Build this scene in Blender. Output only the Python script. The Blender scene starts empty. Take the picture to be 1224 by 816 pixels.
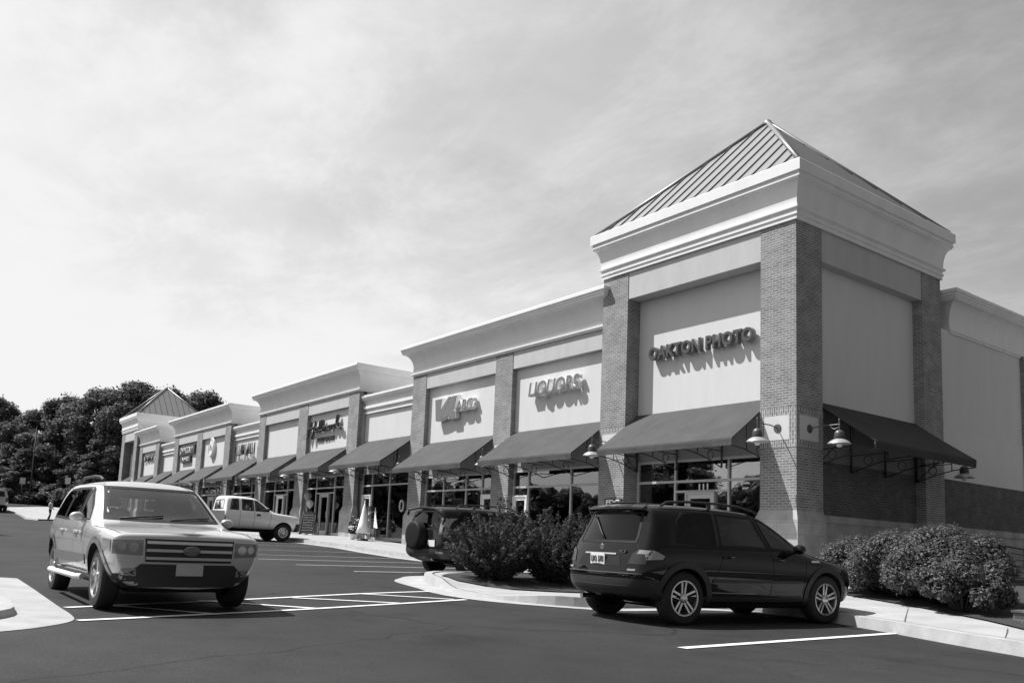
import bpy, bmesh, math, random
import numpy as np
from mathutils import Vector, Matrix
from mathutils.bvhtree import BVHTree
random.seed(7); NP = np.random.default_rng(7)
scene = bpy.context.scene
COL = scene.collection
R = math.radians
SUN_DIR = Vector((0.62, 0.56, -1.23)).normalized()      # the way sunlight travels

# ------------------------------------------------------------------ materials
def nodes(m):
    m.use_nodes = True
    return m.node_tree.nodes, m.node_tree.links, m.node_tree.nodes['Principled BSDF']
def g3(v): return (v, v, v, 1.0)
MATS = {}
def mat(name, base, rough=0.7, metal=0.0, var=0.0, scale=4.0, bump=0.0, bscale=None, coat=0.0, spec=0.5, emit=0, stretch=(1, 1, 1), detail=6):
    if name in MATS: return MATS[name]
    m = bpy.data.materials.new(name); N, L, P = nodes(m)
    P.inputs['Base Color'].default_value = g3(base); P.inputs['Roughness'].default_value = rough
    P.inputs['Metallic'].default_value = metal; P.inputs['Specular IOR Level'].default_value = spec
    P.inputs['Coat Weight'].default_value = coat; P.inputs['Coat Roughness'].default_value = 0.03
    if var or bump:
        tc = N.new('ShaderNodeTexCoord'); mp = N.new('ShaderNodeMapping'); L.new(tc.outputs['Object'], mp.inputs[0])
        mp.inputs['Scale'].default_value = stretch
    if var:
        n = N.new('ShaderNodeTexNoise'); n.inputs['Scale'].default_value = scale; n.inputs['Detail'].default_value = detail
        n.inputs['Roughness'].default_value = 0.65
        L.new(mp.outputs[0], n.inputs['Vector'])
        mr = N.new('ShaderNodeMapRange'); mr.inputs['From Min'].default_value = 0.3; mr.inputs['From Max'].default_value = 0.7
        mr.inputs['To Min'].default_value = base * (1 - var); mr.inputs['To Max'].default_value = min(0.92, base * (1 + var))
        L.new(n.outputs['Fac'], mr.inputs['Value']); L.new(mr.outputs[0], P.inputs['Base Color'])
    if bump:
        b = N.new('ShaderNodeTexNoise'); b.inputs['Scale'].default_value = bscale or scale * 8; b.inputs['Detail'].default_value = 4
        L.new(mp.outputs[0], b.inputs['Vector'])
        bm_ = N.new('ShaderNodeBump'); bm_.inputs['Strength'].default_value = bump; bm_.inputs['Distance'].default_value = 0.02
        L.new(b.outputs['Fac'], bm_.inputs['Height']); L.new(bm_.outputs[0], P.inputs['Normal'])
    if emit:
        P.inputs['Emission Color'].default_value = g3(1); P.inputs['Emission Strength'].default_value = emit
    MATS[name] = m; return m

def brick_mat(name, c1, c2, mortar, bw, bh, mort=0.011, soldier=False, bump=0.5):
    m = bpy.data.materials.new(name); N, L, P = nodes(m)
    P.inputs['Roughness'].default_value = 0.9; P.inputs['Specular IOR Level'].default_value = 0.2
    tc = N.new('ShaderNodeTexCoord'); sp = N.new('ShaderNodeSeparateXYZ'); L.new(tc.outputs['Object'], sp.inputs[0])
    ad = N.new('ShaderNodeMath'); ad.operation = 'ADD'; L.new(sp.outputs[0], ad.inputs[0]); L.new(sp.outputs[1], ad.inputs[1])
    cb = N.new('ShaderNodeCombineXYZ')
    if soldier: L.new(sp.outputs[2], cb.inputs[0]); L.new(ad.outputs[0], cb.inputs[1])
    else: L.new(ad.outputs[0], cb.inputs[0]); L.new(sp.outputs[2], cb.inputs[1])
    b = N.new('ShaderNodeTexBrick'); L.new(cb.outputs[0], b.inputs['Vector'])
    b.inputs['Color1'].default_value = g3(c1); b.inputs['Color2'].default_value = g3(c2); b.inputs['Mortar'].default_value = g3(mortar)
    b.inputs['Scale'].default_value = 1.0; b.inputs['Brick Width'].default_value = bw; b.inputs['Row Height'].default_value = bh
    b.inputs['Mortar Size'].default_value = mort; b.inputs['Mortar Smooth'].default_value = 0.15; b.inputs['Bias'].default_value = 0.0
    n = N.new('ShaderNodeTexNoise'); n.inputs['Scale'].default_value = 2.2; n.inputs['Detail'].default_value = 8; L.new(tc.outputs['Object'], n.inputs['Vector'])
    mr = N.new('ShaderNodeMapRange'); mr.inputs['From Min'].default_value = 0.3; mr.inputs['From Max'].default_value = 0.7
    mr.inputs['To Min'].default_value = 0.8; mr.inputs['To Max'].default_value = 1.15; L.new(n.outputs['Fac'], mr.inputs['Value'])
    mx = N.new('ShaderNodeMix'); mx.data_type = 'RGBA'; mx.blend_type = 'MULTIPLY'; mx.inputs['Factor'].default_value = 1
    L.new(b.outputs['Color'], mx.inputs['A']); L.new(mr.outputs[0], mx.inputs['B']); L.new(mx.outputs['Result'], P.inputs['Base Color'])
    bp = N.new('ShaderNodeBump'); bp.invert = True; bp.inputs['Strength'].default_value = bump; bp.inputs['Distance'].default_value = 0.008
    L.new(b.outputs['Fac'], bp.inputs['Height']); L.new(bp.outputs[0], P.inputs['Normal'])
    MATS[name] = m; return m

def glass_mat(name, tint=0.75, lo=0.20):
    m = bpy.data.materials.new(name); N, L, P = nodes(m); N.remove(P)
    out = [n for n in N if n.type == 'OUTPUT_MATERIAL'][0]
    t = N.new('ShaderNodeBsdfTransparent'); t.inputs[0].default_value = g3(tint)
    gl = N.new('ShaderNodeBsdfGlossy'); gl.inputs['Roughness'].default_value = 0.012; gl.inputs[0].default_value = g3(0.95)
    fr = N.new('ShaderNodeFresnel'); fr.inputs['IOR'].default_value = 1.52
    mr = N.new('ShaderNodeMapRange'); mr.inputs['To Min'].default_value = lo; mr.inputs['To Max'].default_value = 1.0
    L.new(fr.outputs[0], mr.inputs['Value'])
    tc = N.new('ShaderNodeTexCoord'); nz = N.new('ShaderNodeTexNoise'); nz.inputs['Scale'].default_value = 0.9; L.new(tc.outputs['Object'], nz.inputs['Vector'])
    bp = N.new('ShaderNodeBump'); bp.inputs['Strength'].default_value = 0.06; bp.inputs['Distance'].default_value = 0.05
    L.new(nz.outputs['Fac'], bp.inputs['Height']); L.new(bp.outputs[0], gl.inputs['Normal'])
    mx = N.new('ShaderNodeMixShader'); L.new(mr.outputs[0], mx.inputs[0]); L.new(t.outputs[0], mx.inputs[1]); L.new(gl.outputs[0], mx.inputs[2])
    L.new(mx.outputs[0], out.inputs['Surface']); MATS[name] = m; return m

def leaf_mat(name, lo, hi, transl=0.25, rough=0.6, spec=0.3):
    m = bpy.data.materials.new(name); N, L, P = nodes(m)
    out = [n for n in N if n.type == 'OUTPUT_MATERIAL'][0]
    gi = N.new('ShaderNodeNewGeometry'); mr = N.new('ShaderNodeMapRange')
    mr.inputs['To Min'].default_value = lo; mr.inputs['To Max'].default_value = hi
    L.new(gi.outputs['Random Per Island'], mr.inputs['Value']); L.new(mr.outputs[0], P.inputs['Base Color'])
    P.inputs['Roughness'].default_value = rough; P.inputs['Specular IOR Level'].default_value = spec
    tr = N.new('ShaderNodeBsdfTranslucent'); L.new(mr.outputs[0], tr.inputs[0])
    mx = N.new('ShaderNodeMixShader'); mx.inputs[0].default_value = transl
    L.new(P.outputs[0], mx.inputs[1]); L.new(tr.outputs[0], mx.inputs[2]); L.new(mx.outputs[0], out.inputs['Surface'])
    MATS[name] = m; return m

M_BRICK = brick_mat('brick', 0.165, 0.245, 0.38, 0.203, 0.0677)
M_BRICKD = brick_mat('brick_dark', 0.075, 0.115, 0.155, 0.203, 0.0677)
M_SOLDIER = brick_mat('brick_soldier', 0.16, 0.24, 0.48, 0.203, 0.0677, soldier=True)
M_STONE = brick_mat('plinth_stone', 0.34, 0.40, 0.26, 0.61, 0.30, mort=0.006, bump=0.25)
M_EIFS = mat('plaster', 0.57, 0.9, var=0.06, scale=1.8, stretch=(1, 1, .22), bump=0.12, bscale=90, spec=0.2)
M_EIFS2 = mat('plaster_panel', 0.61, 0.9, var=0.04, scale=1.7, stretch=(1, 1, .22), bump=0.10, bscale=90, spec=0.2)
M_CORN = mat('cornice_plaster', 0.74, 0.85, var=0.05, scale=1.6, stretch=(1, 1, .25), bump=0.05, bscale=60, spec=0.2)
M_FRIEZE = mat('frieze_plaster', 0.47, 0.9, var=0.07, scale=2.2, stretch=(1, 1, .3), bump=0.12, bscale=90, spec=0.2)
M_FASCIA = mat('grey_spandrel', 0.26, 0.8, var=0.03, scale=1.5)  # even mid grey, darker than the plaster panels
M_ROOF = mat('metal_roof', 0.25, 0.42, 0.45, var=0.05, scale=1.0)
M_RIB = mat('shade_dark_rib', 0.06, 0.5, 0.2)  # ribs coloured dark to stand in for their shaded sides
def canvas_mat(name, base, axis):
    m = bpy.data.materials.new(name); N, L, P = nodes(m); P.inputs['Roughness'].default_value = .85; P.inputs['Specular IOR Level'].default_value = .2
    tc = N.new('ShaderNodeTexCoord'); sp = N.new('ShaderNodeSeparateXYZ'); L.new(tc.outputs['Object'], sp.inputs[0])
    def M(op, a, b_=None):
        n = N.new('ShaderNodeMath'); n.operation = op
        for i, v in enumerate((a, b_)):
            if v is None: continue
            if isinstance(v, (int, float)): n.inputs[i].default_value = v
            else: L.new(v, n.inputs[i])
        return n.outputs[0]
    fr = M('FRACT', M('MULTIPLY', sp.outputs[axis], 1 / 1.24)); sm = M('LESS_THAN', fr, .016)
    n = N.new('ShaderNodeTexNoise'); n.inputs['Scale'].default_value = 1.1; n.inputs['Detail'].default_value = 7; n.inputs['Roughness'].default_value = .6; L.new(tc.outputs['Object'], n.inputs['Vector'])
    mr = N.new('ShaderNodeMapRange'); mr.inputs['From Min'].default_value = .3; mr.inputs['From Max'].default_value = .7; mr.inputs['To Min'].default_value = base * .86; mr.inputs['To Max'].default_value = base * 1.14; L.new(n.outputs[0], mr.inputs['Value'])
    L.new(M('MULTIPLY', mr.outputs[0], M('SUBTRACT', 1.0, M('MULTIPLY', sm, .22))), P.inputs['Base Color'])
    w = N.new('ShaderNodeTexNoise'); w.inputs['Scale'].default_value = 2.6; w.inputs['Detail'].default_value = 3; L.new(tc.outputs['Object'], w.inputs['Vector'])
    bp = N.new('ShaderNodeBump'); bp.inputs['Strength'].default_value = .5; bp.inputs['Distance'].default_value = .05; L.new(M('ADD', w.outputs[0], M('MULTIPLY', sm, .15)), bp.inputs['Height']); L.new(bp.outputs[0], P.inputs['Normal'])
    MATS[name] = m; return m
M_AWN = canvas_mat('awning_canvas', 0.075, 0)
M_IRON = mat('black_iron', 0.012, 0.5, 0.0)
M_ALU = mat('aluminium_frame', 0.50, 0.45, 0.0, var=0.05, scale=3)
M_ALUW = mat('pale_door_frame', 0.80, 0.45)
M_GLASS = glass_mat('shop_glass')
M_LAMP = mat('lamp_metal', 0.42, 0.4, 0.3)
M_LAMPD = mat('lamp_dark_metal', 0.10, 0.45, 0.3)
M_BULB = mat('frosted_bulb', 0.75, 0.25)
M_LETD = mat('dark_letter_face', 0.055, 0.5)
M_LETS = mat('letter_side', 0.16, 0.5)
M_LETM = mat('grey_letter_face', 0.16, 0.5)
M_WHITE = mat('white_paint', 0.82, 0.5)
M_BLACK = mat('black_paint', 0.012, 0.5)
M_INT = mat('shop_interior_paint', 0.50, 0.9)
M_INTD = mat('shop_interior_dark', 0.26, 0.9)
M_GREY = mat('mid_grey', 0.30, 0.7)
M_LGREY = mat('light_grey', 0.60, 0.6)
M_DGREY = mat('dark_grey', 0.06, 0.6)
M_CONC = mat('concrete', 0.36, 0.9, var=0.16, scale=1.6, bump=0.15, bscale=60, spec=0.2)
M_CONC2 = mat('kerb_concrete', 0.38, 0.9, var=0.17, scale=3.0, bump=0.2, bscale=50, spec=0.2)
M_LINE = mat('road_paint', 0.72, 0.75, var=0.14, scale=9.0, bump=0.1, bscale=120)
M_MULCH = mat('bark_mulch', 0.035, 0.95, var=0.6, scale=28, bump=1.0, bscale=40)
M_GRASS = mat('verge_grass', 0.075, 0.95, var=0.4, scale=0.7, bump=0.6, bscale=9)
M_BARK = mat('tree_bark', 0.07, 0.95, var=0.3, scale=6, bump=0.6, bscale=20, stretch=(1, 1, .2))
M_LEAFT = leaf_mat('tree_leaf', 0.08, 0.18, .45)
M_LEAFD = leaf_mat('dark_tree_leaf', 0.07, 0.17, .45)
M_LEAFB = leaf_mat('shrub_leaf', 0.04, 0.11, 0.3, 0.75, 0.15)
M_LEAFH = leaf_mat('hedge_leaf', 0.045, 0.15, 0.3, 0.55, 0.3)

def asphalt():
    m = bpy.data.materials.new('asphalt'); N, L, P = nodes(m)
    P.inputs['Roughness'].default_value = 0.82; P.inputs['Specular IOR Level'].default_value = 0.25
    tc = N.new('ShaderNodeTexCoord')
    def noise(s, d=6, st=None):
        n = N.new('ShaderNodeTexNoise'); n.inputs['Scale'].default_value = s; n.inputs['Detail'].default_value = d
        if st:
            mp = N.new('ShaderNodeMapping'); mp.inputs['Scale'].default_value = st; L.new(tc.outputs['Object'], mp.inputs[0]); L.new(mp.outputs[0], n.inputs['Vector'])
        else: L.new(tc.outputs['Object'], n.inputs['Vector'])
        return n
    def rng(n, a, b, f0=0.3, f1=0.7):
        r = N.new('ShaderNodeMapRange'); r.inputs['From Min'].default_value = f0; r.inputs['From Max'].default_value = f1
        r.inputs['To Min'].default_value = a; r.inputs['To Max'].default_value = b; L.new(n.outputs[0], r.inputs['Value']); return r
    def mul(a, b):
        k = N.new('ShaderNodeMath'); k.operation = 'MULTIPLY'; L.new(a.outputs[0], k.inputs[0]); L.new(b.outputs[0], k.inputs[1]); return k
    a = rng(noise(0.22, 5, (0.5, 1, 1)), 0.020, 0.031); b = rng(noise(2.0, 8), 0.86, 1.14); c = rng(noise(75, 3), 0.55, 1.55)
    k = mul(mul(a, b), c); k = mul(k, rng(noise(.75, 4), 1.0, .62, .54, .70)); k = mul(k, rng(noise(5.0, 2), 1.0, .80, .62, .74))
    ve = N.new('ShaderNodeTexVoronoi'); ve.feature = 'DISTANCE_TO_EDGE'; ve.inputs['Scale'].default_value = .22
    wn = N.new('ShaderNodeTexNoise'); wn.inputs['Scale'].default_value = 1.4; wn.inputs['Detail'].default_value = 6; L.new(tc.outputs['Object'], wn.inputs['Vector'])
    vm = N.new('ShaderNodeMix'); vm.data_type = 'VECTOR'; vm.inputs['Factor'].default_value = .35; L.new(tc.outputs['Object'], vm.inputs['A']); L.new(wn.outputs['Color'], vm.inputs['B']); L.new(vm.outputs['Result'], ve.inputs['Vector'])
    cr = N.new('ShaderNodeMapRange'); cr.inputs['From Min'].default_value = .0015; cr.inputs['From Max'].default_value = .004; cr.inputs['To Min'].default_value = .45; cr.inputs['To Max'].default_value = 1.0; L.new(ve.outputs['Distance'], cr.inputs['Value'])
    k = mul(k, cr)
    v = N.new('ShaderNodeTexVoronoi'); v.inputs['Scale'].default_value = 9; L.new(tc.outputs['Object'], v.inputs['Vector'])
    sp = N.new('ShaderNodeMapRange'); sp.inputs['From Min'].default_value = 0.035; sp.inputs['From Max'].default_value = 0.06
    sp.inputs['To Min'].default_value = 3.2; sp.inputs['To Max'].default_value = 1.0; L.new(v.outputs['Distance'], sp.inputs['Value'])
    k = mul(k, sp)
    L.new(k.outputs[0], P.inputs['Base Color'])
    bp = N.new('ShaderNodeBump'); bp.inputs['Strength'].default_value = 0.5; bp.inputs['Distance'].default_value = 0.006
    L.new(noise(110, 3).outputs[0], bp.inputs['Height']); L.new(bp.outputs[0], P.inputs['Normal'])
    MATS['asphalt'] = m; return m
M_ASPH = asphalt()

# ------------------------------------------------------------------ mesh helpers
def BM(): return bmesh.new()
def box(bm, x0, x1, y0, y1, z0, z1, mi=0):
    v = [bm.verts.new((x, y, z)) for z in (z0, z1) for y in (y0, y1) for x in (x0, x1)]
    for q in ((0, 2, 3, 1), (4, 5, 7, 6), (0, 1, 5, 4), (2, 6, 7, 3), (0, 4, 6, 2), (1, 3, 7, 5)):
        bm.faces.new([v[i] for i in q]).material_index = mi
    return v
def hexa(bm, p, mi=0):
    """p: 8 points, bottom ring (4) then top ring (4)"""
    v = [bm.verts.new(a) for a in p]
    for q in ((3, 2, 1, 0), (4, 5, 6, 7), (0, 1, 5, 4), (1, 2, 6, 5), (2, 3, 7, 6), (3, 0, 4, 7)):
        bm.faces.new([v[i] for i in q]).material_index = mi
def tube(bm, pts, r, n=8, mi=0, closed=False, caps=True):
    pts = [Vector(p) for p in pts]; rings = []
    N_ = len(pts); up = None
    for i, p in enumerate(pts):
        a = pts[(i - 1) % N_] if (closed or i > 0) else p; b = pts[(i + 1) % N_] if (closed or i < N_ - 1) else p
        t = (b - a).normalized()
        if up is None: up = Vector((0, 0, 1)) if abs(t.z) < 0.9 else Vector((1, 0, 0))
        u = t.cross(up).normalized(); w = u.cross(t).normalized(); up = w
        rr = r[i] if isinstance(r, (list, tuple)) else r
        rings.append([bm.verts.new(p + (u * math.cos(k * 2 * math.pi / n) + w * math.sin(k * 2 * math.pi / n)) * rr) for k in range(n)])
    for i in range(N_ if closed else N_ - 1):
        A, B = rings[i], rings[(i + 1) % N_]
        for k in range(n):
            f = bm.faces.new((A[k], A[(k + 1) % n], B[(k + 1) % n], B[k])); f.smooth = True; f.material_index = mi
    if caps and not closed:
        bm.faces.new(rings[0][::-1]).material_index = mi; bm.faces.new(rings[-1]).material_index = mi
def lathe(bm, prof, n=24, origin=(0, 0, 0), axis='Z', mi=0, smooth=True, cap=True):
    """prof: (radius, height) list; revolved about the axis through origin"""
    o = Vector(origin); rings = []
    for (r, h) in prof:
        ring = []
        for k in range(n):
            a = 2 * math.pi * k / n; c, s = math.cos(a) * r, math.sin(a) * r
            p = {'Z': (c, s, h), 'Y': (s, h, c), 'X': (h, c, s)}[axis]
            ring.append(bm.verts.new(o + Vector(p)))
        rings.append(ring)
    for A, B in zip(rings, rings[1:]):
        for k in range(n):
            f = bm.faces.new((A[k], A[(k + 1) % n], B[(k + 1) % n], B[k])); f.smooth = smooth; f.material_index = mi
    if cap and prof[0][0] > 1e-6: bm.faces.new(rings[0][::-1]).material_index = mi
    if cap and prof[-1][0] > 1e-6: bm.faces.new(rings[-1]).material_index = mi
    bmesh.ops.remove_doubles(bm, verts=[v for ring in (rings[0], rings[-1]) for v in ring if v.is_valid], dist=1e-6)
def mk(name, bm, mats, parent=None, world=False, smooth=False, recalc=True):
    bmesh.ops.remove_doubles(bm, verts=bm.verts, dist=1e-6) if recalc == 'weld' else None
    if recalc: bmesh.ops.recalc_face_normals(bm, faces=bm.faces)
    me = bpy.data.meshes.new(name); bm.to_mesh(me); bm.free()
    if not isinstance(mats, (list, tuple)): mats = [mats]
    for m in mats: me.materials.append(m)
    if smooth:
        me.polygons.foreach_set('use_smooth', [True] * len(me.polygons))
        me.set_sharp_from_angle(angle=R(smooth if smooth is not True else 40))
    o = bpy.data.objects.new(name, me); COL.objects.link(o)
    if parent:
        o.parent = parent
        if world:
            p = parent; off = Vector(parent.location)
            while p.parent: p = p.parent; off += Vector(p.location)
            o.location = -off
    return o
def setbase(o, loc):
    """move a top-level mesh's origin to loc without moving the mesh"""
    o.data.transform(Matrix.Translation(-Vector(loc))); o.location = loc; return o
def thing(name, label, cat, loc=(0, 0, 0), rz=0.0, group=None):
    o = bpy.data.objects.new(name, None); COL.objects.link(o); o.empty_display_size = 0.3
    o.location = loc; o.rotation_euler = (0, 0, rz); tag(o, label, cat, group); return o
def tag(o, label, cat, group=None):
    o['label'] = label; o['category'] = cat
    if group: o['group'] = group
    return o
def struct(o): o['kind'] = 'structure'; return o
def dup(o, parent=None):
    c = o.copy(); COL.objects.link(c)
    if parent: c.parent = parent
    for ch in list(o.children): dup(ch, c)
    return c
def text_bm(body, size, extrude=0.03, offset=0.0, shear=0.0, bevel=0.0, spacing=1.0, mi=0):
    cu = bpy.data.curves.new('t', 'FONT'); cu.body = body; cu.size = size; cu.extrude = extrude; cu.offset = offset
    cu.shear = shear; cu.bevel_depth = bevel; cu.space_character = spacing; cu.align_x = 'CENTER'; cu.resolution_u = 4
    o = bpy.data.objects.new('t', cu); COL.objects.link(o)
    dg = bpy.context.evaluated_depsgraph_get(); me = bpy.data.meshes.new_from_object(o.evaluated_get(dg))
    bm = BM(); bm.from_mesh(me)
    for f in bm.faces: f.material_index = mi
    bpy.data.objects.remove(o); bpy.data.curves.remove(cu); bpy.data.meshes.remove(me)
    return bm
def fit(bm, x0, x1, z0, z1, y, face='-Y', skew=0.0):
    """stretch text (in its XY plane) to the box x0..x1, z0..z1 on the plane y, reading from -Y"""
    xs = [v.co.x for v in bm.verts]; ys = [v.co.y for v in bm.verts]
    ax, bx, ay, by = min(xs), max(xs), min(ys), max(ys)
    for v in bm.verts:
        u = (v.co.x - ax) / (bx - ax); w = (v.co.y - ay) / (by - ay); d = v.co.z
        if face == '-Y': v.co = Vector((x0 + u * (x1 - x0), y - d, z0 + w * (z1 - z0)))
        elif face == '+X': v.co = Vector((y + d, x0 + u * (x1 - x0), z0 + w * (z1 - z0)))
        elif face == '-X': v.co = Vector((y - d, x1 - u * (x1 - x0), z0 + w * (z1 - z0)))
    return bm
def merge(a, b):
    me = bpy.data.meshes.new('tmp'); b.to_mesh(me); a.from_mesh(me); b.free(); bpy.data.meshes.remove(me); return a

# ------------------------------------------------------------------ terrain
GX = [-400, -150, -100, -85, -75, -60, -40, -25, -19.1, -16.4, -13.7, -11, -8.3, -5.6, 5.3, 40, 300]
GZ = [7.0, 5.0, 2.75, 1.85, 1.27, 1.12, .9, .63, .49, .36, .26, .205, .165, .14, 0, -.25, -.5]
def g(x): return float(np.interp(x, GX, GZ))
FX = [-100, -73, -40, -25, -18.5, -13, -6, 1, 3]
FZ = [1.6, 1.3, 1.02, .96, .70, .60, .53, .50, .48]
def fl(x): return float(np.interp(x, FX, FZ))           # level of the pavement at the shop fronts
def sheet(name, poly, zf, m, xb=(), yb=(), thick=0.0, parent=None):
    """a ground sheet: polygon cut at the breakpoints, heights from zf(x, y)"""
    bm = BM(); f = bm.faces.new([bm.verts.new((x, y, 0)) for x, y in poly])
    if f.normal.z == 0: f.normal_update()
    for vals, nrm in ((xb, (1, 0, 0)), (yb, (0, 1, 0))):
        for v in vals:
            bmesh.ops.bisect_plane(bm, geom=bm.verts[:] + bm.edges[:] + bm.faces[:], plane_co=(v * nrm[0], v * nrm[1], 0), plane_no=nrm, dist=1e-5)
    bmesh.ops.triangulate(bm, faces=bm.faces[:])
    for v in bm.verts: v.co.z = zf(v.co.x, v.co.y)
    bmesh.ops.recalc_face_normals(bm, faces=bm.faces)
    if sum(f.normal.z for f in bm.faces) < 0: bmesh.ops.reverse_faces(bm, faces=bm.faces)
    return mk(name, bm, m, parent=parent, recalc=False)
def ribbon(bm, pts, w0, w1, zf0, zf1):
    """strip along a polyline between left offsets w0 and w1"""
    P = [Vector((p[0], p[1])) for p in pts]; A = []; B = []
    for i, p in enumerate(P):
        a = P[max(i - 1, 0)]; b = P[min(i + 1, len(P) - 1)]; t = (b - a).normalized(); n = Vector((-t.y, t.x))
        q0 = p + n * w0; q1 = p + n * w1
        A.append(bm.verts.new((q0.x, q0.y, zf0(p.x, p.y)))); B.append(bm.verts.new((q1.x, q1.y, zf1(p.x, p.y))))
    for i in range(len(P) - 1): bm.faces.new((A[i], A[i + 1], B[i + 1], B[i]))
def dense(pts, step=0.35):
    """resample a polyline through Catmull-Rom"""
    P = [Vector((p[0], p[1])) for p in pts]; out = []
    for i in range(len(P) - 1):
        p0, p1, p2, p3 = P[max(i - 1, 0)], P[i], P[i + 1], P[min(i + 2, len(P) - 1)]
        n = max(1, int((p2 - p1).length / step))
        for k in range(n):
            t = k / n
            q = 0.5 * ((2 * p1) + (p2 - p0) * t + (2 * p0 - 5 * p1 + 4 * p2 - p3) * t * t + (3 * p1 - p0 - 3 * p2 + p3) * t ** 3)
            out.append((q.x, q.y))
    out.append((P[-1].x, P[-1].y)); return out
# ------------------------------------------------------------------ ground, paving, kerbs, markings
XB = [x for x in GX if -399 < x < 299]
struct(sheet('ground', [(-400, -300), (300, -300), (300, 500), (-400, 500)], lambda x, y: g(x) - 0.05, M_GRASS, XB))
struct(sheet('asphalt_lot', [(-104, -80), (70, -80), (70, 0.2), (-90, 0.2)], lambda x, y: g(x), M_ASPH, XB))
struct(sheet('cross_road', [(-113, -80), (-103, -80), (-101, 60), (-111, 60)], lambda x, y: g(x) + 0.004, M_ASPH, XB))
KERB = [(-3.7, -3.0), (-3.7, -7.6), (-3.45, -8.5), (-2.6, -9.2), (-1.5, -9.72), (-.5, -10.1), (.36, -10.33), (1.08, -10.45), (1.7, -10.38),
        (2.3, -10.15), (2.75, -9.8), (3.02, -9.3), (3.1, -8.2), (3.2, -7.3), (3.7, -6.75), (4.5, -6.65), (5.41, -6.97), (6.57, -7.47), (7.69, -8.02), (8.5, -8.36), (11, -9.5), (16, -12)]
KD = dense(KERB, 0.25)
def kh(x): return float(np.interp(x, [-1.3, -.3, 1.5, 2.5], [.15, .035, .035, .14]))
def S(x, y):
    yk = float(np.interp(x, [-6, -3.7, 0], [-2.9, -5.3, -7.0])); t = min(1.0, max(0.0, (y - yk) / (-yk)))
    lo = g(x) + (kh(x) if y < -5 or x > -3.6 else .15)
    return lo * (1 - t) + fl(x) * t if y < 0 else fl(x)
FINEX = list(np.arange(-6, 16, .5)); FINEY = list(np.arange(-12, .1, .5))
SB = sorted(set(XB + FX[:-2] + FINEX))
struct(sheet('sidewalk', [(-76, -2.9), (-3.71, -2.9)] + KD + [(16, 30), (-76, 30)], S, M_CONC, SB, FINEY))
bm = BM()
path = [(x, -2.9) for x in list(np.arange(-76, -3.7, 1.0))] + KD
ribbon(bm, path, 0.0, 0.16, lambda x, y: S(x, y) + .012, lambda x, y: S(x, y) + .012)
ribbon(bm, path, 0.0, -0.03, lambda x, y: S(x, y) + .012, lambda x, y: g(x) - .02)
bmesh.ops.remove_doubles(bm, verts=bm.verts, dist=.003)
struct(mk('kerb', bm, M_CONC2))
bm = BM()
ribbon(bm, path, 0.16, 0.19, lambda x, y: S(x, y) + .014, lambda x, y: S(x, y) + .014)
for x in list(np.arange(-74, -4, 1.83)): # scored joints across the pavement
    ribbon(bm, [(x, -2.74), (x, -1.6), (x, -.1)], -.004, .004, lambda a, b: S(a, b) + .005, lambda a, b: S(a, b) + .005)
for a, b in (((2.6, -9.9), (1.7, -7.2)), ((4.4, -6.4), (3.8, -4.3)), ((6.6, -7.3), (5.6, -5.3)), ((8.2, -8.1), (7.6, -6.6)), ((1.0, -10.2), (.6, -9.0)), ((10.4, -9.1), (9.6, -7.2))):
    ribbon(bm, [a, ((a[0] + b[0]) / 2, (a[1] + b[1]) / 2), b], -.005, .005, lambda x, y: S(x, y) + .006, lambda x, y: S(x, y) + .006)
struct(mk('pavement_joint', bm, mat('joint_gap', 0.09, 0.95)))  # dark grey joint lines
GUT = [(-4.5, -7.4), (-4.1, -8.64), (-3.35, -9.35), (-2.34, -10.05), (-.64, -10.55), (.38, -10.85), (1.27, -10.90), (2.05, -10.70), (2.65, -10.30), (3.1, -9.95), (3.45, -9.4), (3.5, -7.6), (4.0, -7.02), (4.6, -6.9), (5.2, -7.05), (5.7, -7.12)]
gd = dense(GUT, .3); inner = [p for p in KD if p[1] < -7.3 and p[0] < 3.25]
struct(sheet('gutter_pan', gd + [(5.3, -6.9), (4.5, -6.6), (3.65, -6.7)] + inner[::-1], lambda x, y: g(x) + .007, M_CONC2, XB))
struct(sheet('gutter_strip', [(-76, -3.4), (-6.4, -3.4), (-6.4, -2.88), (-76, -2.88)], lambda x, y: g(x) + .006, M_CONC2, XB))
# the island beside the driveway on the left
struct(sheet('driveway_apron', [(-2.1, -16.82)] + dense([(-.13, -16.87), (2.0, -16.94), (3.1, -16.97), (3.6, -17.05), (4.0, -17.33), (4.34, -17.78), (4.9, -19), (5.4, -22)], .15) + [(-4, -22), (-3, -18)], lambda x, y: g(x) + .005, M_CONC, XB))
LI = dense([(-1.6, -22), (-1.6, -18.2), (-.9, -17.6), (.6, -17.5), (2.6, -17.45), (3.3, -17.62), (3.62, -18.1), (4.0, -20), (4.2, -22)], .2)
bm = BM()
ribbon(bm, LI, 0.0, -0.15, lambda x, y: g(x) + .08, lambda x, y: g(x) + .085)
ribbon(bm, LI, 0.0, 0.03, lambda x, y: g(x) + .08, lambda x, y: g(x) - .02)
bmesh.ops.remove_doubles(bm, verts=bm.verts, dist=.002)
struct(mk('island_kerb', bm, M_CONC2))
struct(sheet('island_paving', LI, lambda x, y: g(x) + .076, M_CONC, XB))
struct(sheet('mulch_bed', [(-3.1, -7.8), (-2.6, -8.6), (-1.9, -9.25), (-1.0, -9.45), (-.4, -9.1), (.1, -8.8), (.5, -8.3), (.8, -7.56), (1.3, -6), (1.3, -4.2), (-3.2, -4.2)], lambda x, y: S(x, y) + .022, M_MULCH, SB, FINEY))
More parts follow.
